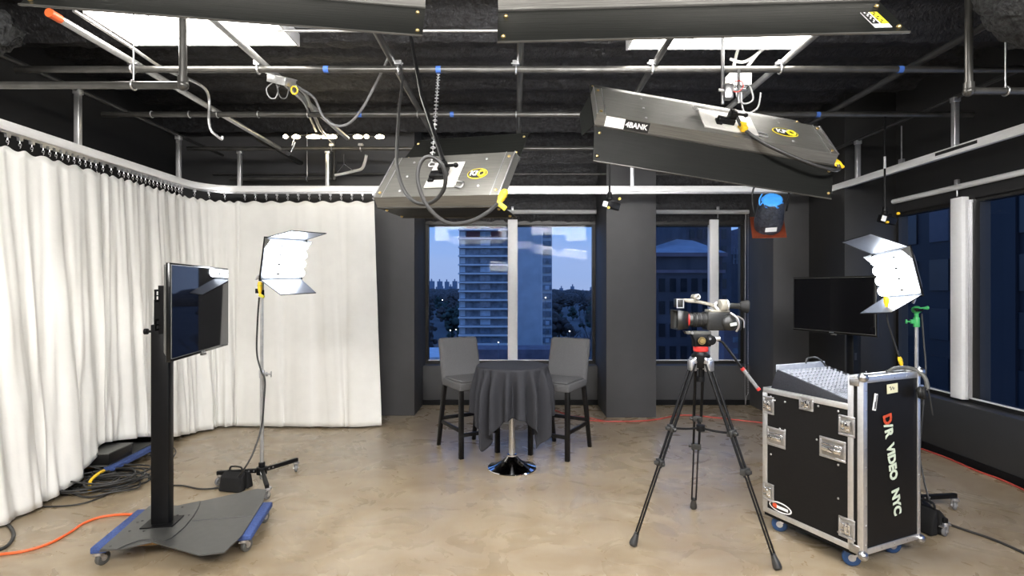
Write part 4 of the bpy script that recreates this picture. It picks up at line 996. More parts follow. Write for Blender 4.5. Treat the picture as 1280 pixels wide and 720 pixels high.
MB().lathe([(0, .004), (.222, .0), (.226, .006), (.222, .013), (.19, .022), (.14, .040), (.09, .068), (.058, .098), (.044, .115), (.044, .128), (.030, .135), (0, .135)], n=64).build('trumpet_foot', M['chrome'], tb)
# square cloth on a round top: the four corners hang lowest
NT, NS = 360, 44; SIDE = 1.50; rot0 = math.radians(-131)
mb = MB(); rows = []
rn = random.Random(9); jit = [rn.uniform(-1, 1) for _ in range(12)]
def hem_len(th):
    q = (th - rot0 + PI / 4) % (PI / 2) - PI / 4
    return min(SIDE / 2 / math.cos(PI / 4 - abs(q)), SIDE / 2 * 1.40) - RT
for j in range(NS + 1):
    r_ = []
    for i in range(NT):
        th = 2 * PI * i / NT; q = (th - rot0 + PI / 4) % (PI / 2) - PI / 4
        L = hem_len(th); s = L * j / NS; cor = max(0, 1 - abs(q) / (PI / 4))
        if s < .03: a = s / .03 * PI / 2; rad = RT + .012 * math.sin(a); z = TH + .006 - .018 * (1 - math.cos(a))
        else: rad = RT + .012 + .05 * (s - .03) - .10 * cor * max(0, s - .45) ** 1.0; z = TH - .012 - (s - .03) * .985
        f = math.sin(18 * th + 1.1 * math.sin(3 * th + jit[0]) + .6 * math.sin(5 * th + jit[1])) + .35 * math.sin(29 * th + jit[2])
        f = math.copysign(abs(f / 1.35) ** .8, f)
        amp = .052 * min(1, max(0, s - .01) / .22) * (1 + .25 * cor)
        tw = .05 * math.sin(9 * th) * s
        r_.append(V((TC.x + (rad + amp * f) * math.cos(th + tw), TC.y + (rad + amp * f) * math.sin(th + tw), max(.03, z))))
    rows.append(r_ + [r_[0]])
top = []
for k in range(9): top.append([V((TC.x + (RT + .0) * k / 9 * math.cos(2 * PI * i / NT), TC.y + RT * k / 9 * math.sin(2 * PI * i / NT), TH + .006)) for i in range(NT)] )
for k in range(9): top[k].append(top[k][0])
mb.grid(top + rows)
bmesh.ops.remove_doubles(mb.bm, verts=mb.bm.verts, dist=1e-5)
o = mb.build('tablecloth', M['cloth'], ang=180, origin=(TC.x, TC.y, .15)); s = o.modifiers.new('cloth', 'SOLIDIFY'); s.thickness = .003; s.offset = 1
tag(o, 'square charcoal tablecloth draped over the round table, its corners hanging in points', 'tablecloth')

# ---------------------------------------------------------------- tripod and video camera
AP = V((1.215, 3.58, 0)); 
tp = thing('tripod', 'black double tube video tripod with a red ring under its head', 'tripod', AP)
feet = [at_z(793, 683), at_z(867, 637), at_z(970, 712)]
hubz = 1.185
sp_c = V((0, 0, .735)); mids = []
for fpt in feet:
    f = V(fpt) - AP; h = V((f.x, f.y, 0)).normalized(); sd = V((-h.y, h.x, 0))
    a = h * .045 + V((0, 0, hubz)); b = V((f.x, f.y, .04)); 
    P = lambda k: a.lerp(b, k)
    leg = MB()
    def pair(k0, k1, sp, r):
        for s in (-1, 1): leg.cyl(P(k0) + sd * sp * s, P(k1) + sd * sp * s, r, n=12)
    pair(.02, .40, .024, .0100); pair(.38, .60, .019, .0082); pair(.58, .965, .015, .0058)
    lg = leg.build('leg', M['black_metal'], tp)
    for k, m_ in ((.385, 'zinc'), (.575, 'zinc')):
        c = P(k); q = MB(); R_ = Matrix((sd, h, V((0, 0, 1)))).transposed()
        q.box(c, (.066, .034, .04), R_).box(c + h * .025, (.03, .03, .022), R_).cyl(c + sd * .03, c + sd * .052, .010, n=10)
        q.build('leg_collar', M['pipe_dark'], lg, bevel=.004)
    q = MB(); R_ = Matrix((sd, h, V((0, 0, 1)))).transposed()
    q.box(P(.03) + h * .004, (.058, .040, .075), R_).cyl(P(0) + sd * .035, P(0) - sd * .035, .022, n=14); q.build('leg_yoke', M['zinc'] if fpt[0] < 3 else M['tv_back'], lg, bevel=.006)
    d = (b - a).normalized(); q = MB().lathe([(0, .05), (.015, .05), (.019, .02), (.024, .0), (.026, -.025), (.020, -.036), (0, -.036)], b, 16, -d); q.build('rubber_foot', M['pipe_dark'], lg)
    m = P(.385); mids.append(m)
    MB().tube([m, m.lerp(sp_c, .5) - V((0, 0, .006)), sp_c], .007, 8, 4).build('spreader_arm', M['black_metal'], tp)
MB().cyl(sp_c + V((0, 0, -.02)), sp_c + V((0, 0, .02)), .028, n=14).build('spreader_hub', M['black_metal'], tp, bevel=.003)
MB().lathe([(0, 1.13), (.03, 1.13), (.055, 1.16), (.062, 1.19), (.060, 1.215), (.05, 1.222), (.042, 1.24), (0, 1.24)], n=28).build('bowl', M['black_metal'], tp)
MB().cyl((0, 0, 1.05), (0, 0, 1.13), .014, n=12).cyl((0, 0, 1.04), (0, 0, 1.07), .026, n=14).build('bowl_knob', M['black'], tp)
MB().lathe([(0, 1.238), (.045, 1.238), (.049, 1.244), (.049, 1.266), (.045, 1.272), (0, 1.272)], n=28).build('red_ring', M['red'], tp)
hd = MB().prism([(-.05, -.035, 1.272), (.055, -.035, 1.272), (.075, -.035, 1.32), (.06, -.035, 1.352), (-.065, -.035, 1.352), (-.05, -.035, 1.31)], (0, .07, 0))
hd.cyl((.055, -.05, 1.315), (.055, .05, 1.315), .032, n=18).cyl((-.01, -.055, 1.312), (-.01, .055, 1.312), .026, n=18)
hd.build('fluid_head', M['black_metal'], tp, bevel=.005)
MB().prism([(-.095, -.03, 1.352), (.06, -.03, 1.352), (.06, -.03, 1.372), (-.095, -.03, 1.372), (-.11, -.03, 1.372)], (0, .06, 0)).build('quick_plate', M['tv_back'], tp, bevel=.002)
MB().cyl((-.01, -.056, 1.312), (-.01, -.066, 1.312), .016, n=14).torus((-.01, -.058, 1.312), .022, .003, (0, 1, 0), 18, 5).build('tension_dial', M['brass'], tp)
for x, z in ((.045, 1.325), (-.07, 1.362)): MB().cyl((x, -.052, z), (x, -.036, z), .008, n=10).build('lever_knob', M['zinc'], tp)
pj = [V((.075, .0, 1.318)), V((.13, -.01, 1.305)), V((.16, -.02, 1.27)), V((.255, -.05, 1.13)), V((.345, -.075, 1.005))]
MB().cyl(pj[0] - V((.0, 0, 0)), pj[0] + V((.05, -.004, .006)), .017, n=14).build('handle_clamp', M['zinc'], tp)
ph = MB().tube(pj[:4], .008, 12, 8).build('pan_handle', M['black_metal'], tp)
MB().tube([pj[3], pj[4]], .0125, 14, 0).build('grip', M['grey_rubber'], ph)
for a, b in ((pj[3], .03), (pj[4], -.03)):
    d = (pj[4] - pj[3]).normalized(); MB().cyl(a - d * .008, a + d * .010, .0135, n=14).build('grip_ring', M['red'], ph)
CM = V((1.24, 3.58, 1.374))
cm = thing('video_camera', 'black shoulderless video camera with long lens and eyepiece on the tripod', 'video camera', CM, math.radians(4))
def cb(x0, x1, y0, y1, z0, z1): return MB().span((x0, y0, z0), (x1, y1, z1))
cb(.0, .165, -.055, .055, .004, .125).build('body', M['cam_body'], cm, bevel=.012, seg=3)
cb(.02, .15, -.05, .05, .12, .14).build('top_deck', M['cam_grey'], cm, bevel=.006)
q = MB(); q.lathe([(0, -.012), (.05, -.012), (.05, .01), (.046, .015), (.046, .10), (.043, .105), (.043, .14), (0, .14)], (.012, 0, .072), 28, (-1, 0, 0)); q.build('lens_barrel', M['cam_body'], cm)
for x in (-.02, -.05, -.08): MB().lathe([(.0445, -.012), (.049, -.010), (.049, .010), (.0445, .012)], (x, 0, .072), 28, (-1, 0, 0)).build('lens_ring', M['black_rubber'], cm)
MB().lathe([(.043, -.006), (.0505, -.005), (.0505, .005), (.043, .006)], (-.122, 0, .072), 28, (-1, 0, 0)).build('red_ring', M['red'], cm)
hq = MB(); o_ = [(-.128, -.045, .022), (-.128, .045, .022), (-.128, .045, .122), (-.128, -.045, .122)]; i_ = [(-.205, -.066, .014), (-.205, .066, .014), (-.205, .066, .134), (-.205, -.066, .134)]
A, B = hq.verts(o_), hq.verts(i_)
for k in range(4): hq.face([A[k], A[(k + 1) % 4], B[(k + 1) % 4], B[k]])
o = hq.build('lens_hood', M['cam_body'], cm, fix=False); s = o.modifiers.new('shell', 'SOLIDIFY'); s.thickness = .006
MB().lathe([(0, .004), (.038, 0)], (-.13, 0, .072), 24, (-1, 0, 0)).build('front_glass', M['screen'], cm)
MB().sphere((.145, -.055, .055), .055, (1, .65, .95)).build('hand_grip', M['cam_body'], cm)
MB().box((.15, -.098, .048), (.042, .004, .018), rot(0, 0, 0) @ Matrix.Rotation(math.radians(-10), 3, 'Y')).build('grip_label', M['pale_green'], cm)
cb(.168, .235, -.04, .04, .002, .09).build('battery', M['cam_body'], cm, bevel=.012, seg=3)
MB().tube([(.135, -.085, .12), (.17, -.10, .09), (.185, -.10, .04), (.175, -.085, .0)], .007, 8).tube([(.20, -.045, .1), (.24, -.05, .07), (.245, -.045, .02)], .005, 8).build('strap', M['zinc'], cm)
MB().tube([(.08, -.03, .14), (.06, -.03, .165), (.07, -.03, .19)], .008, 8).build('cable_lead', M['white_plastic'], cm)
hn = MB().prism([(-.155, -.016, .198), (-.135, -.016, .212), (-.08, -.016, .208), (-.02, -.016, .195), (.035, -.016, .185), (.075, -.016, .165), (.10, -.016, .14), (.075, -.016, .14), (.05, -.016, .155), (.02, -.016, .166), (-.05, -.016, .180), (-.12, -.016, .186)], (0, .032, 0))
hn.build('carry_handle', M['cam_grey'], cm, bevel=.005)
cb(.03, .10, -.012, .012, .155, .178).build('handle_rear', M['cam_body'], cm, bevel=.004)
cb(-.20, -.145, -.028, .028, .155, .212).build('microphone_holder', M['cam_body'], cm, bevel=.006)
box_frame(MB(), -.198, -.150, .150, .210, -.032, -.028, .006).build('holder_edge', M['alu'], cm)
MB().cyl((-.065, -.03, .222), (-.065, .03, .222), .018, n=18).cyl((-.065, -.018, .205), (-.065, .018, .205), .014, n=12).build('accessory_shoe', M['cam_grey'], cm, bevel=.003)
MB().torus((-.057, -.032, .224), .014, .004, (0, 1, 0), 18, 6).build('shoe_ring', M['alu'], cm)
MB().cyl((.085, -.03, .165), (.13, -.03, .165), .042, n=22).box((.105, -.02, .135), (.04, .05, .05)).build('viewfinder_block', M['cam_grey'], cm, bevel=.006)
MB().torus((.135, -.03, .168), .035, .006, (1, 0, 0), 22, 6).build('viewfinder_ring', M['alu'], cm)
MB().cyl((.13, -.03, .165), (.23, -.03, .162), .019, n=20).build('eyepiece_tube', M['cam_body'], cm)
MB().lathe([(0, .0), (.021, 0), (.034, .014), (.043, .05), (.040, .056), (.034, .04), (0, .02)], (.222, -.03, .162), 24, (1, -.22, -.06)).build('eye_cup', M['black_rubber'], cm)

# ---------------------------------------------------------------- flight case with mixer
FC = V((1.982, 3.106, 0)); FR = math.atan2(.218, .487); XD, YD, TWR = .534, .693, .09; Z0, Z1, Z2 = .125, .975, 1.143
fc_ = thing('flight_case', 'black wheeled flight case with silver edges and pale lettering down its side', 'flight case', FC, FR)
mb = MB().span((.004, .004, Z0 + .01), (XD - .004, TWR, Z2 - .004)).span((.004, TWR - .002, Z0 + .01), (XD - .004, YD - .004, Z1 - .03))
mb.build('case_body', M['laminate'], fc_)
MB().span((.002, .05, Z0 - .02), (XD - .002, YD - .01, Z0 + .012)).build('base_board', M['black'], fc_)
e = MB(); k = .034; t_ = .003
# side panel (y = 0) frame
for x0, x1, z0, z1 in ((0, k, Z0, Z2), (XD - k * .8, XD, Z0, Z2), (k, XD - k * .8, Z0, Z0 + k), (k, XD - k * .8, Z2 - k, Z2)): e.span((x0, -t_, z0), (x1, .004, z1))
# front panel (x = 0): corner strip, second strip, base, top and far strips
for y0, y1, z0, z1 in ((-t_, k * .95, Z0, Z2), (.056, .09, Z0 + .0, Z2), (TWR, YD, Z0, Z0 + k), (TWR, YD, Z1 - k, Z1), (YD - k, YD + t_, Z0 + k, Z1 - k), (0.03, .06, Z0, Z0 + k)): e.span((-t_, y0, z0), (.004, y1, z1))
e.span((0, -t_, Z2 - .004), (XD, k, Z2 + .003)).span((0, k, Z2 - .004), (k, TWR, Z2 + .003)).span((XD - k, k, Z2 - .004), (XD, TWR, Z2 + .003)).span((k, .062, Z2 - .004), (XD - k, TWR + .002, Z2 + .003))
e.span((0, TWR, Z1 - .032), (.02, YD, Z1)).span((0, YD - .02, Z1 - .032), (XD, YD + t_, Z1)).span((XD - .02, TWR, Z1 - .032), (XD + t_, YD, Z1)).span((XD - .004, 0, Z0), (XD + t_, k, Z2)).span((XD - .004, YD - k, Z0), (XD + t_, YD, Z1)).span((0, YD - .004, Z0), (k, YD + t_, Z1)).span((XD - k, YD - .004, Z0), (XD, YD + t_, Z1))
e.build('edge_trim', M['alu'], fc_, bevel=.0015)
rv = MB()
for z in [Z0 + .06 + .11 * q for q in range(10)]:
    for x in (k * .6, XD - k * .4): rv.sphere((x, -t_ - .001, z), .0045, (1, .6, 1), 8, 6)
for x in (.16, .28, .40): rv.sphere((x, -t_ - .001, Z0 + .017), .0045, (1, .6, 1), 8, 6).sphere((x, -t_ - .001, Z2 - .017), .0045, (1, .6, 1), 8, 6)
for y, z in ((.15, .92), (.28, .925), (.52, .905), (.60, .90), (.63, .92), (.15, .60), (.15, .40), (.15, .20), (.63, .66), (.63, .53), (.63, .22), (.29, .715), (.245, .715), (.56, .72), (.52, .72)): rv.sphere((.0, y, z), .007, (.6, 1, 1), 8, 6)
rv.build('rivet', M['steel'], fc_)
MB().span((.001, .26, .704), (.006, .275, .722)).span((.001, .535, .71), (.006, .55, .728)).build('screw_hole', M['logo_black'], fc_)
for x in (0, XD):
    for z in (Z0, Z2): MB().sphere((x, 0, z), .028, (1, 1, 1), 14, 10).build('corner_cap', M['steel'], fc_)
MB().box((.0, .05, Z0 + .02), (.012, .06, .05)).build('corner_plate', M['steel'], fc_, bevel=.004)
MB().box((.0, .05, Z2 - .03), (.012, .06, .05)).build('corner_plate', M['steel'], fc_, bevel=.004)
def latch(y, z, s=1.0, w_=.10, h_=.12):
    o = MB(); box_frame(o, -w_ / 2, w_ / 2, -h_ / 2, h_ / 2, -.008, .002, .014)
    R_ = Matrix(((0, 1, 0), (-1, 0, 0), (0, 0, 1)))
    for v in o.bm.verts: v.co = V((v.co.y, v.co.x + y, v.co.z + z))
    L = o.build('butterfly_latch', M['zinc'], fc_, bevel=.003)
    MB().span((-.004, y - w_ * .36, z - h_ * .36), (.002, y + w_ * .36, z + h_ * .36)).build('latch_dish', M['steel'], L)
    MB().box((-.010, y - .012, z), (.010, .03, h_ * .55)).box((-.010, y + .022, z + .008), (.012, .02, h_ * .3)).cyl((-.012, y, z - .02), (-.012, y, z + .02), .010, n=10).box((-.013, y + .006, z - .022), (.008, .05, .010)).build('latch_wing', M['chrome'], L, bevel=.002)
latch(.095, .845); latch(.095, .245); latch(YD - .045, .86, w_=.09); latch(YD - .045, .27, w_=.09); latch(.36, .925, w_=.10, h_=.085)
def handle(y, z, w_=.17, h_=.125):
    o = MB(); box_frame(o, y - w_ / 2, y + w_ / 2, z - h_ / 2, z + h_ / 2, -.006, .002, .016)
    for v in o.bm.verts: v.co = V((v.co.y, v.co.x, v.co.z))
    L = o.build('recessed_handle', M['zinc'], fc_, bevel=.003)
    MB().span((-.002, y - w_ * .42, z - h_ * .38), (.003, y + w_ * .42, z + h_ * .38)).build('handle_dish', M['steel'], L)
    MB().beam((-.014, y - w_ * .36, z - .006), (-.014, y + w_ * .36, z - .006), .016, .026).cyl((-.008, y - w_ * .38, z + .022), (-.008, y + w_ * .38, z + .022), .007, n=8).build('handle_bar', M['chrome'], L, bevel=.003)
handle(.185, .685); handle(YD - .105, .655, .15)
for x, y, a in ((.075, .12, 2.4), (.075, YD - .07, 2.2), (XD - .075, .12, 2.6), (XD - .075, YD - .07, 2.2)):
    q = MB().box((x, y, Z0 - .024), (.10, .10, .008)); c = caster(fc_, (x, y), Z0 - .028, .050, .032, 'blue_wheel', a, trail=.025); q.build('caster_plate', M['zinc'], fc_)
# lettering runs down the side panel, slightly tilted
X_, Z_ = V((1, 0, 0)), V((0, 0, 1))
def side_px(px, py):   # ray through the side panel plane, local coordinates
    R_ = Matrix.Rotation(-FR, 3, 'Z'); d = V(((px - CX) / F, 1, -(py - CY) / F)); o = R_ @ (V((0, 0, EYE)) - FC); d = R_ @ d
    return o + d * (-o.y / d.y)
a_, b_ = side_px(1107.5, 517), side_px(1121.5, 645)
dn = (b_ - a_); Ln = dn.length; dn.normalize(); rt = V((-dn.z, 0, dn.x)) if dn.z > 0 else V((-dn.z, 0, dn.x))
def side_text(txt, k, size, m, sx):
    c = a_ + dn * (Ln * k) + V((0, -.0035, 0)); mm = mtx(c, dn, rt) @ Matrix.Diagonal((sx, 1, 1, 1))
    return MB().text(txt, size, mm, .0015, .0045).build('side_lettering', m, fc_)
side_text('D', .055, .105, M['red_vinyl'], .80)
side_text('/', .118, .105, M['pale_green'], .8)
side_text('R', .185, .098, M['pale_green'], .80)
side_text('VIDEO', .47, .092, M['pale_green'], .80)
side_text('NYC', .86, .092, M['pale_green'], .82)
c1, c2 = side_px(1115, 485.5), side_px(1093.5, 502.5)
o = MB().box(c1 + V((0, -.002, 0)), (.10, .002, .055), Matrix.Rotation(math.radians(-2), 3, 'Y')).build('paper_note', M['cream'], fc_)
MB().tube([c1 + V((-.03, -.004, .005)), c1 + V((-.02, -.004, .012)), c1 + V((-.015, -.004, -.008)), c1 + V((0, -.004, .010)), c1 + V((.008, -.004, -.006)), c1 + V((.016, -.004, .006))], .0016, 5).build('pencil_scrawl', M['tv_back'], o)
o = MB().box(c2 + V((0, -.002, 0)), (.030, .002, .098), Matrix.Rotation(math.radians(12), 3, 'Y')).build('small_label', M['white_label'], fc_)
MB().box(c2 + V((.006, -.004, 0)), (.006, .001, .08), Matrix.Rotation(math.radians(12), 3, 'Y')).box(c2 + V((-.006, -.004, -.02)), (.004, .001, .045), Matrix.Rotation(math.radians(12), 3, 'Y')).build('label_print', M['logo_black'], o)
# oval emblem low on the front panel
oc = V((0, YD - .135, .195))
def ov(a, b, x, m, nm, par): return MB().prism([(x, oc.y + a * math.cos(q * PI / 20), oc.z + b * math.sin(q * PI / 20)) for q in range(40)], (-.001, 0, 0)).build(nm, m, par)
o = ov(.088, .034, .0035, M['white_label'], 'oval_emblem', fc_); ov(.078, .026, .0024, M['logo_black'], 'emblem_field', o)
MB().sphere((.001, oc.y + .040, oc.z + .001), .018, (.12, 1.1, .9), 16, 10).build('emblem_dot', M['red_vinyl'], o)
MB().box((.0008, oc.y - .018, oc.z - .001), (.002, .085, .018)).build('emblem_bar', M['white_label'], o)
# mixing console sloping in the case top
mx_ = thing('mixing_console', 'silver faced mixing console sloping up in the top of the flight case', 'mixing console', FC + Matrix.Rotation(FR, 3, 'Z') @ V((.26, .36, Z1 - .03)), FR)
oo = V((.26, .36, Z1 - .03))
def ml(x, y, z): return V((x, y, z)) - oo
def cheek(x0, x1): return MB().prism([ml(x0, .105, Z1 - .02), ml(x0, .655, Z1 - .02), ml(x0, .60, 1.105), ml(x0, .105, .992)], (x1 - x0, 0, 0))
cheek(.022, .040).build('side_cheek', M['hull'], mx_, bevel=.002); cheek(.494, .512).build('side_cheek', M['hull'], mx_, bevel=.002)
A_, B_ = V((0, .11, .986)), V((0, .60, 1.098)); sl = (B_ - A_).normalized(); nm_ = V((0, -sl.z, sl.y))
MB().prism([ml(.04, A_.y, A_.z), ml(.04, B_.y, B_.z), ml(.04, B_.y + .02, Z1 - .02), ml(.04, A_.y, Z1 - .02)], (.454, 0, 0)).build('control_surface', M['panel_silver'], mx_)
MB().span(ml(.04, .598, 1.085), ml(.494, .625, 1.135)).build('meter_bridge', M['panel_silver'], mx_, bevel=.003)
Rk = Matrix((V((1, 0, 0)), sl, nm_)).transposed()
first = None
for r_ in range(8):
    for c_ in range(12):
        p = ml(.068 + .0365 * c_, 0, 0); q = A_ + sl * (.13 + .046 * r_); p = V((p.x, q.y - oo.y, q.z - oo.z))
        if first is None:
            first = MB().lathe([(.010, 0), (.009, .004), (.0065, .006), (.006, .020), (0, .021)], (0, 0, 0), 10, nm_).build('knob', M['silver_knob'], mx_); o = first
        else: o = dup(first, mx_)
        o.location = p
for c_ in range(12):
    q = A_ + sl * .06; p = V((ml(.068 + .0365 * c_, 0, 0).x, q.y - oo.y, q.z - oo.z))
    MB().box(p, (.004, .08, .002), Rk).build('fader_slot', M['logo_black'], mx_)
st = MB()
for c_ in range(11): st.box(V((ml(.086 + .0365 * c_, 0, 0).x, ((A_ + B_) / 2).y - oo.y, ((A_ + B_) / 2).z - oo.z)) + nm_ * .0012, (.0016, .48, .001), Rk)
for r_ in range(8):  # dark cross bars paint the shadow lines along the knob rows
    q = A_ + sl * (.107 + .046 * r_); st.box(V((0.008, q.y - oo.y, q.z - oo.z)) + nm_ * .0012, (.44, .004, .001), Rk)
st.build('panel_and_shadow_lines', M['pipe_dark'], mx_)
MB().tube([ml(.30, .60, 1.13), ml(.32, .60, 1.165), ml(.38, .58, 1.17), ml(.44, .57, 1.13), ml(.48, .55, 1.06)], .006, 8).build('plugged_lead', M['cable'], mx_)
# headphones on the case corner
hp = thing('headphones', 'black headphones hooked over the back corner of the flight case', 'headphones', at_y(1140, 484, 3.36))
hl = lambda px, py, Y: at_y(px, py, Y) - hp.location
MB().tube([hl(1110, 466, 3.30), hl(1117, 461, 3.31), hl(1130, 459.5, 3.33), hl(1145, 463, 3.32), hl(1156, 472, 3.29), hl(1160, 486, 3.28)], lambda q: .012, 12, 8).build('headband', M['tv_back'], hp)
for px, py, Y, ax in ((1151, 491, 3.27, (.75, -.65, .1)), (1113, 466, 3.29, (.2, -.3, .9))):
    c = hl(px, py, Y); a = V(ax).normalized(); big = px > 1130
    q = MB().lathe([(0, -.018), (.03, -.016), (.038, -.006), (.040, .006), (.034, .012), (0, .012)] if big else [(0, -.008), (.02, -.007), (.028, 0), (.024, .006), (0, .006)], c, 22, a); q.build('ear_cup', M['cam_body'], hp)
    if big: MB().torus(c + a * .014, .026, .013, a, 24, 8).build('ear_cushion', M['black_rubber'], hp)
MB().tube([hl(1160, 486, 3.28), hl(1163, 500, 3.28), hl(1166, 519, 3.29)], .004, 6).build('headphone_lead', M['cable'], hp)
# ---------------------------------------------------------------- the city outside, about 22 m below the room's floor
GR = -22.0
M['tower'] = mat('pale_tower_concrete', (.66, .66, .66), .8, var=.10, scale=.3)
M['slab'] = mat('balcony_concrete', (.92, .90, .88), .8, var=.05, scale=.5)
M['recess'] = mat('dark_recess', (.24, .25, .27), .7, var=.4, scale=.6)
M['brick'] = mat('dark_red_brick', (.16, .06, .055), .85, var=.2, scale=1)
M['far_glass'] = mat('far_window', (.22, .26, .31), .15, var=.3, scale=.8, spec=.7)
M['far_pale'] = mat('far_pale_window', (.60, .66, .72), .4, var=.15, scale=.8)
M['stone'] = mat('dark_stone', (.085, .085, .10), .85, var=.25, scale=.3)
M['purple_brick'] = mat('mauve_brick', (.20, .17, .20), .85, var=.2, scale=.5)
M['roof'] = mat('slate_roof', (.34, .36, .40), .7, var=.15, scale=.5)
M['asphalt'] = mat('street_ground', (.10, .10, .10), .9, var=.3, scale=.02)
M['tree'] = mat('bare_tree_canopy', (.12, .10, .09), .95, var=.6, scale=.4, bump=1.0, bscale=1.2)
M['tree2'] = mat('evergreen_canopy', (.07, .10, .08), .95, var=.6, scale=.4, bump=1.0, bscale=1.2)
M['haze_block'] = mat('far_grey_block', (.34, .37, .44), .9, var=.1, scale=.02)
M['dark_facade'] = mat('dark_blue_facade', (.014, .0145, .020), .6, var=.3, scale=.15)
M['dark_window'] = mat('dark_far_window', (.010, .015, .022), .3, var=.4, scale=.2)
E_FAR = emission('lit_far_window', (1, .62, .25), 1.1)
E_ST = emission('street_lamp_glow', (.95, .97, 1), 6)
def fx_(px, Y): return (px - CX) * Y / F
def fz_(py, Y): return EYE - (py - CY) * Y / F
structure(MB().span((-1500, 9, GR - 1), (1500, 2600, GR)).build('ground_outside', M['asphalt']))
def bld(label, x0, x1, y0, y1, top, m, cat='building'):
    t = thing('building', label, cat, ((x0 + x1) / 2, (y0 + y1) / 2, GR)); inv = Matrix.Translation(-t.location)
    MB().span((x0, y0, GR), (x1, y1, top)).xform(inv).build('wall', m, t); return t, inv
# apartment tower with balconies
Y = 180.0; x0, x1 = fx_(574, Y), fx_(690, Y)
t, inv = bld('pale apartment tower with striped balconies across the park', x0, x1, Y, Y + 22, 34, M['tower'])
xb = fx_(637.5, Y)
MB().span((x0 + .3, Y - .25, GR), (xb, Y - .02, 33.5)).xform(inv).build('balcony_recess', M['recess'], t)
for k in range(17):
    z = fz_(287.5, Y) - 2.9 * (k - 2)
    MB().span((x0 - .2, Y - 1.6, z - .25), (xb, Y, z + .30)).xform(inv).build('balcony_slab', M['slab'], t)
    MB().span((fx_(600.5, Y), Y - .5, z + .6), (fx_(613, Y), Y - .2, z + 2.35)).xform(inv).build('window', M['far_pale'] if k in (0, 1, 2, 4, 7, 12, 13) else M['far_glass'], t)
    if k < 4: 
        for a, b in ((583, 600), (613.5, 628)): MB().span((fx_(a, Y), Y - .4, z + .4), (fx_(b, Y), Y - .2, z + 2.4)).xform(inv).build('brick_panel', M['brick'], t)
    MB().span((fx_(575.5, Y), Y - .5, z + .5), (fx_(581.5, Y), Y - .2, z + 2.4)).xform(inv).build('window', M['far_pale'] if k % 3 == 1 else M['tower'], t)
    f = MB().span((fx_(678.5, Y), Y - .35, z + .35), (fx_(689, Y), Y - .05, z + 2.25)).xform(inv).build('window', M['far_glass'], t)
    q = MB().span((fx_(681.5, Y), Y - .42, z + .5), (fx_(686.5, Y), Y - .33, z + 1.9)); q.xform(inv).build('pane', M['far_pale'] if k in (9, 13, 15) else M['recess'], f)
MB().span((xb, Y - .3, GR), (xb + .5, Y, 34)).span((fx_(677, Y), Y - .3, GR), (fx_(678, Y), Y, 34)).xform(inv).build('pilaster', M['slab'], t)
# low block and trees of the park on the left pane
t, inv = bld('low brick block with a pale roof edge at the left of the apartment tower', fx_(520, 95), fx_(561, 95), 95, 110, fz_(449, 95), M['brick'])
MB().span((fx_(520, 95), 94.6, fz_(450, 95)), (fx_(561, 95), 110, fz_(446, 95))).xform(inv).build('roof_edge', M['far_pale'], t)
t, inv = bld('row of low street fronts below the apartment tower', fx_(563, 130), fx_(700, 130), 130, 140, fz_(437, 130), M['purple_brick'])
for k in range(12): MB().span((fx_(566 + 11 * k, 130), 129.8, GR + .6), (fx_(573 + 11 * k, 130), 130.02, GR + 2.8)).xform(inv).build('shop_window', M['far_pale'] if k % 3 == 0 else M['far_glass'], t)
rn = random.Random(21)
def tree_mesh(seed, m):
    r_ = random.Random(seed); mb = MB(); mb.cyl((0, 0, 0), (0, 0, .5), .03, .02, n=8)
    for q in range(34):
        a_ = r_.uniform(0, 6.28); rr = r_.uniform(0, .36); c = V((rr * math.cos(a_), rr * math.sin(a_), r_.uniform(.36, .92) - rr * .5)); k0 = len(mb.bm.verts); mb.sphere(c, r_.uniform(.06, .13), (1, 1, .85), 8, 6)
        mb.bm.verts.ensure_lookup_table()
        for v in mb.bm.verts[k0:]: v.co += V((r_.uniform(-1, 1), r_.uniform(-1, 1), r_.uniform(-1, 1))) * .035
    return mb.build('park_tree', m, ang=180, origin=(0, 0, 0))
def bare_mesh(seed):
    r_ = random.Random(seed); mb = MB()
    def br(p, d, L, r, n):
        q = p + d * L; mb.cyl(p, q, r, r * .6, n=5)
        if n:
            for _ in range(3):
                e = (d + V((r_.uniform(-.7, .7), r_.uniform(-.7, .7), r_.uniform(-.1, .5)))).normalized(); br(q, e, L * r_.uniform(.6, .8), r * .6, n - 1)
    br(V((0, 0, 0)), V((0, 0, 1)), .33, .022, 4)
    return mb.build('park_tree', M['tree'], origin=(0, 0, 0))
protos = [tree_mesh(1, M['tree']), tree_mesh(2, M['tree2']), tree_mesh(3, M['tree']), bare_mesh(4), bare_mesh(5)]
used = set(); spots = []
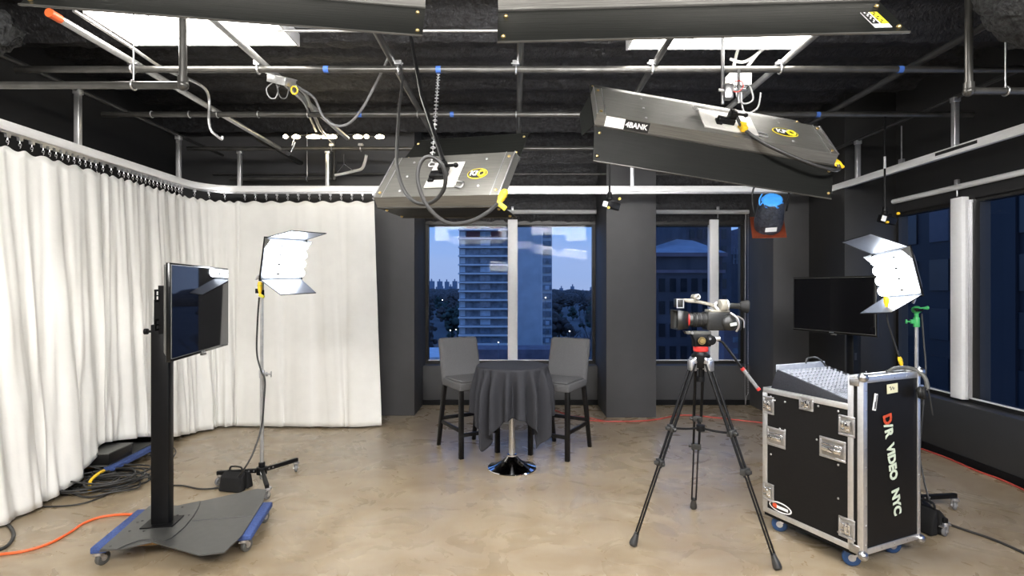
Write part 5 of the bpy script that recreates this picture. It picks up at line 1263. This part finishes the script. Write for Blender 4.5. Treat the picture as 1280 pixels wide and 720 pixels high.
for i in range(46):
    left = i < 20
    Yt = rn.uniform(150, 640) if i % 3 else rn.uniform(120, 240)
    if left: px = rn.uniform(526, 578)
    else: px = rn.uniform(684, 752)
    s = rn.uniform(11, 17) * (1 + Yt / 2500)
    for _ in range(400):
        pos = V((fx_(px, Yt), Yt + (25 if 574 < px < 692 and 165 < Yt < 205 else 0), 0))
        if all((pos - q).length > .85 * (s + w_) for q, w_ in spots) and not (left and Yt < 170 and px < 575) and not (172 < pos.y < 218 and fx_(566, 180) - 6 < pos.x < fx_(700, 180) + 6) and not (126 < pos.y < 150 and fx_(555, 130) < pos.x < fx_(708, 130)): break
        Yt = rn.uniform(120, 640); px = rn.uniform(520, 580) if left else rn.uniform(682, 756); s = rn.uniform(9, 15) * (1 + Yt / 2500)
    else: continue
    spots.append((pos, s))
    k = i % 5 if (not left or i % 5 < 3) else i % 3
    if not left and k < 3 and Yt < 220: k = 3 + i % 2
    o = protos[k]
    if k in used: o = dup(o)
    used.add(k)
    o.location = (pos.x, pos.y, GR); o.scale = (s * 1.1, s * 1.1, s); o.rotation_euler = (0, 0, rn.uniform(0, 6))
    kind = 'dark evergreen park tree' if k == 1 else ('rounded brownish park tree' if k < 3 else 'bare branched park tree')
    tag(o, kind + (' left of the apartment tower' if left else ' right of the apartment tower'), 'tree', ('rounded ' if k in (0, 2) else 'evergreen ' if k == 1 else 'bare ') + 'trees ' + ('left' if left else 'right') + ' of the tower')
# far treeline and skyline
mb = MB()
for i in range(160):
    Yt = rn.uniform(800, 1300); mb.sphere((fx_(rn.uniform(500, 780), Yt), Yt, GR + 6), rn.uniform(9, 17), (1.6, 1, 1), 8, 6)
tag(mb.build('far_treeline', M['tree'], ang=180), 'hazy band of park trees along the horizon', 'trees', None, 'stuff')
for i, px in enumerate((533, 539, 545, 549, 553, 558, 563, 568, 694, 702, 709, 716, 722, 729, 735, 741)):
    Yb = 1700 + 40 * (i % 4); top = fz_({0: 357, 1: 352, 2: 358, 3: 350}[i % 4] + (0 if i < 8 else 9) + rn.uniform(-2, 4), Yb); w_ = rn.uniform(3, 5.5)
    t, inv = bld('far hazy block on the skyline ' + ('left' if i < 8 else 'right') + ' of the apartment tower', fx_(px - w_ / 2, Yb), fx_(px + w_ / 2, Yb), Yb, Yb + 30, top, M['haze_block']); t['group'] = 'skyline blocks ' + ('left' if i < 8 else 'right') + ' of the tower'
    MB().span((fx_(px - .6, Yb), Yb + 4, top), (fx_(px + .6, Yb), Yb + 12, top + 7)).xform(inv).build('roof_house', M['haze_block'], t)
for i, (px, py) in enumerate(((563, 413), (570, 412), (549, 392), (553, 375), (623, 428), (712, 414), (682, 372))):
    Yb = (175, 172, 400, 800, 128, 150, 178)[i]
    t = thing('street_lamp', 'tiny street lamp glowing among the park trees' if i in (0, 1, 2, 3, 5) else 'tiny street lamp glowing in front of the apartment tower', 'street lamp', (fx_(px, Yb), Yb, GR)); t['group'] = 'park street lamps' if i in (0, 1, 2, 3, 5) else 'tower street lamps'
    MB().cyl((0, 0, 0), (0, 0, fz_(py, Yb) - GR), .07, n=6).build('lamp_pole', M['recess'], t); MB().sphere((0, 0, fz_(py, Yb) - GR), .0007 * Yb + .05, n=10, m=6).build('lamp_globe', E_ST, t)
# second window: hip roofed block, dark towers
Y = 70.0; x0, x1 = fx_(800, Y), fx_(903, Y); ze = fz_(316, Y)
t, inv = bld('stone block with a grey hipped roof outside the narrower window', x0, x1, Y, Y + 14, ze, M['stone'])
mb = MB(); b = mb.verts([(x0 - .4, Y - .4, ze), (x1 + .4, Y - .4, ze), (x1 + .4, Y + 14.4, ze), (x0 - .4, Y + 14.4, ze)]); r_ = mb.verts([(fx_(846, Y + 5), Y + 5, fz_(299, Y + 5)), (fx_(872, Y + 5), Y + 7, fz_(299, Y + 5))])
for f in ((b[0], b[1], r_[1], r_[0]), (b[1], b[2], r_[1]), (b[2], b[3], r_[0], r_[1]), (b[3], b[0], r_[0])): mb.face(list(f))
mb.xform(inv).build('hipped_roof', M['roof'], t)
MB().span((x0 - .5, Y - .5, ze - .5), (x1 + .5, Y + 14, ze)).span((x0 - .3, Y - .3, ze - 2.6), (x1 + .3, Y + 14, ze - 2.2)).xform(inv).build('cornice', M['purple_brick'], t)
for r2 in range(7):
    for c_ in range(7):
        xx = x0 + 1.0 + c_ * 1.4; zz = ze - 5.0 - r2 * 2.9
        MB().span((xx, Y - .12, zz), (xx + .8, Y + .02, zz + 1.7)).xform(inv).build('window', M['dark_window'], t)
Y = 105.0
t, inv = bld('tall dark tower rising behind the hip roofed block', fx_(857, Y), fx_(914, Y), Y, Y + 25, 30, M['stone'])
for r2 in range(9):
    for c_ in range(5):
        xx = fx_(862 + c_ * 10, Y); zz = 24 - r2 * 3.2
        MB().span((xx, Y - .15, zz), (xx + .9, Y + .02, zz + 1.8)).xform(inv).build('window', M['dark_window'], t)
t, inv = bld('narrow stepped dark block with an open frame top beside the tall dark tower', fx_(914, 120), fx_(925, 120), 120, 140, fz_(318, 120), M['stone'])
q = MB()
for px in (917, 921, 925.5): q.cyl((fx_(px, 120), 120, fz_(330, 120)), (fx_(px, 120), 120, fz_(309, 120)), .12, n=6)
for py in (310, 317, 324): q.cyl((fx_(917, 120), 120, fz_(py, 120)), (fx_(925.5, 120), 120, fz_(py, 120)), .10, n=6)
q.xform(inv).build('open_frame', M['recess'], t)
Y = 130.0
t, inv = bld('brick tower with three columns of windows at the edge of the dark column', fx_(939, Y), fx_(985, Y), Y, Y + 20, fz_(289, Y), M['purple_brick'])
MB().span((fx_(944, Y), Y + .5, fz_(289, Y)), (fx_(985, Y), Y + 15, fz_(280, Y))).xform(inv).build('setback_top', M['purple_brick'], t)
for r2 in range(12):
    for c_ in range(5):
        px = 943 + 8 * c_; zz = fz_(304 + 11.5 * r2, Y)
        MB().span((fx_(px, Y), Y - .12, zz), (fx_(px + 3.2, Y), Y + .02, zz + 1.25)).xform(inv).build('window', E_FAR if (r2, c_) in ((3, 0), (3, 1)) else M['far_glass'], t)
t, inv = bld('low dark block below the brick tower outside the narrower window', fx_(905, 60), fx_(980, 60), 60, 69, fz_(408, 60), M['purple_brick'])
for r2 in range(3):
    for c_ in range(5):
        MB().span((fx_(916 + 11 * c_, 60), 59.9, fz_(428 + 14 * r2, 60)), (fx_(922 + 11 * c_, 60), 60.02, fz_(421 + 14 * r2, 60))).xform(inv).build('window', M['far_glass'], t)
# dark facade across the street from the side windows
t, inv = bld('dark facade across the street outside the side windows', 26, 40, 8, 56, 24, M['dark_facade'])
for r2 in range(8):
    for c_ in range(11):
        yy = 17 + c_ * 2.6; zz = 10.5 - r2 * 3.0
        MB().span((25.9, yy, zz), (26.02, yy + 1.5, zz + 1.9)).xform(inv).build('window', M['dark_window'] if (r2 * 5 + c_ * 3) % 7 else M['stone'], t)
for c_ in range(4): MB().span((25.8, 20 + c_ * 8.1, GR), (26.02, 20.7 + c_ * 8.1, 24)).xform(inv).build('pilaster', M['dark_facade'], t)
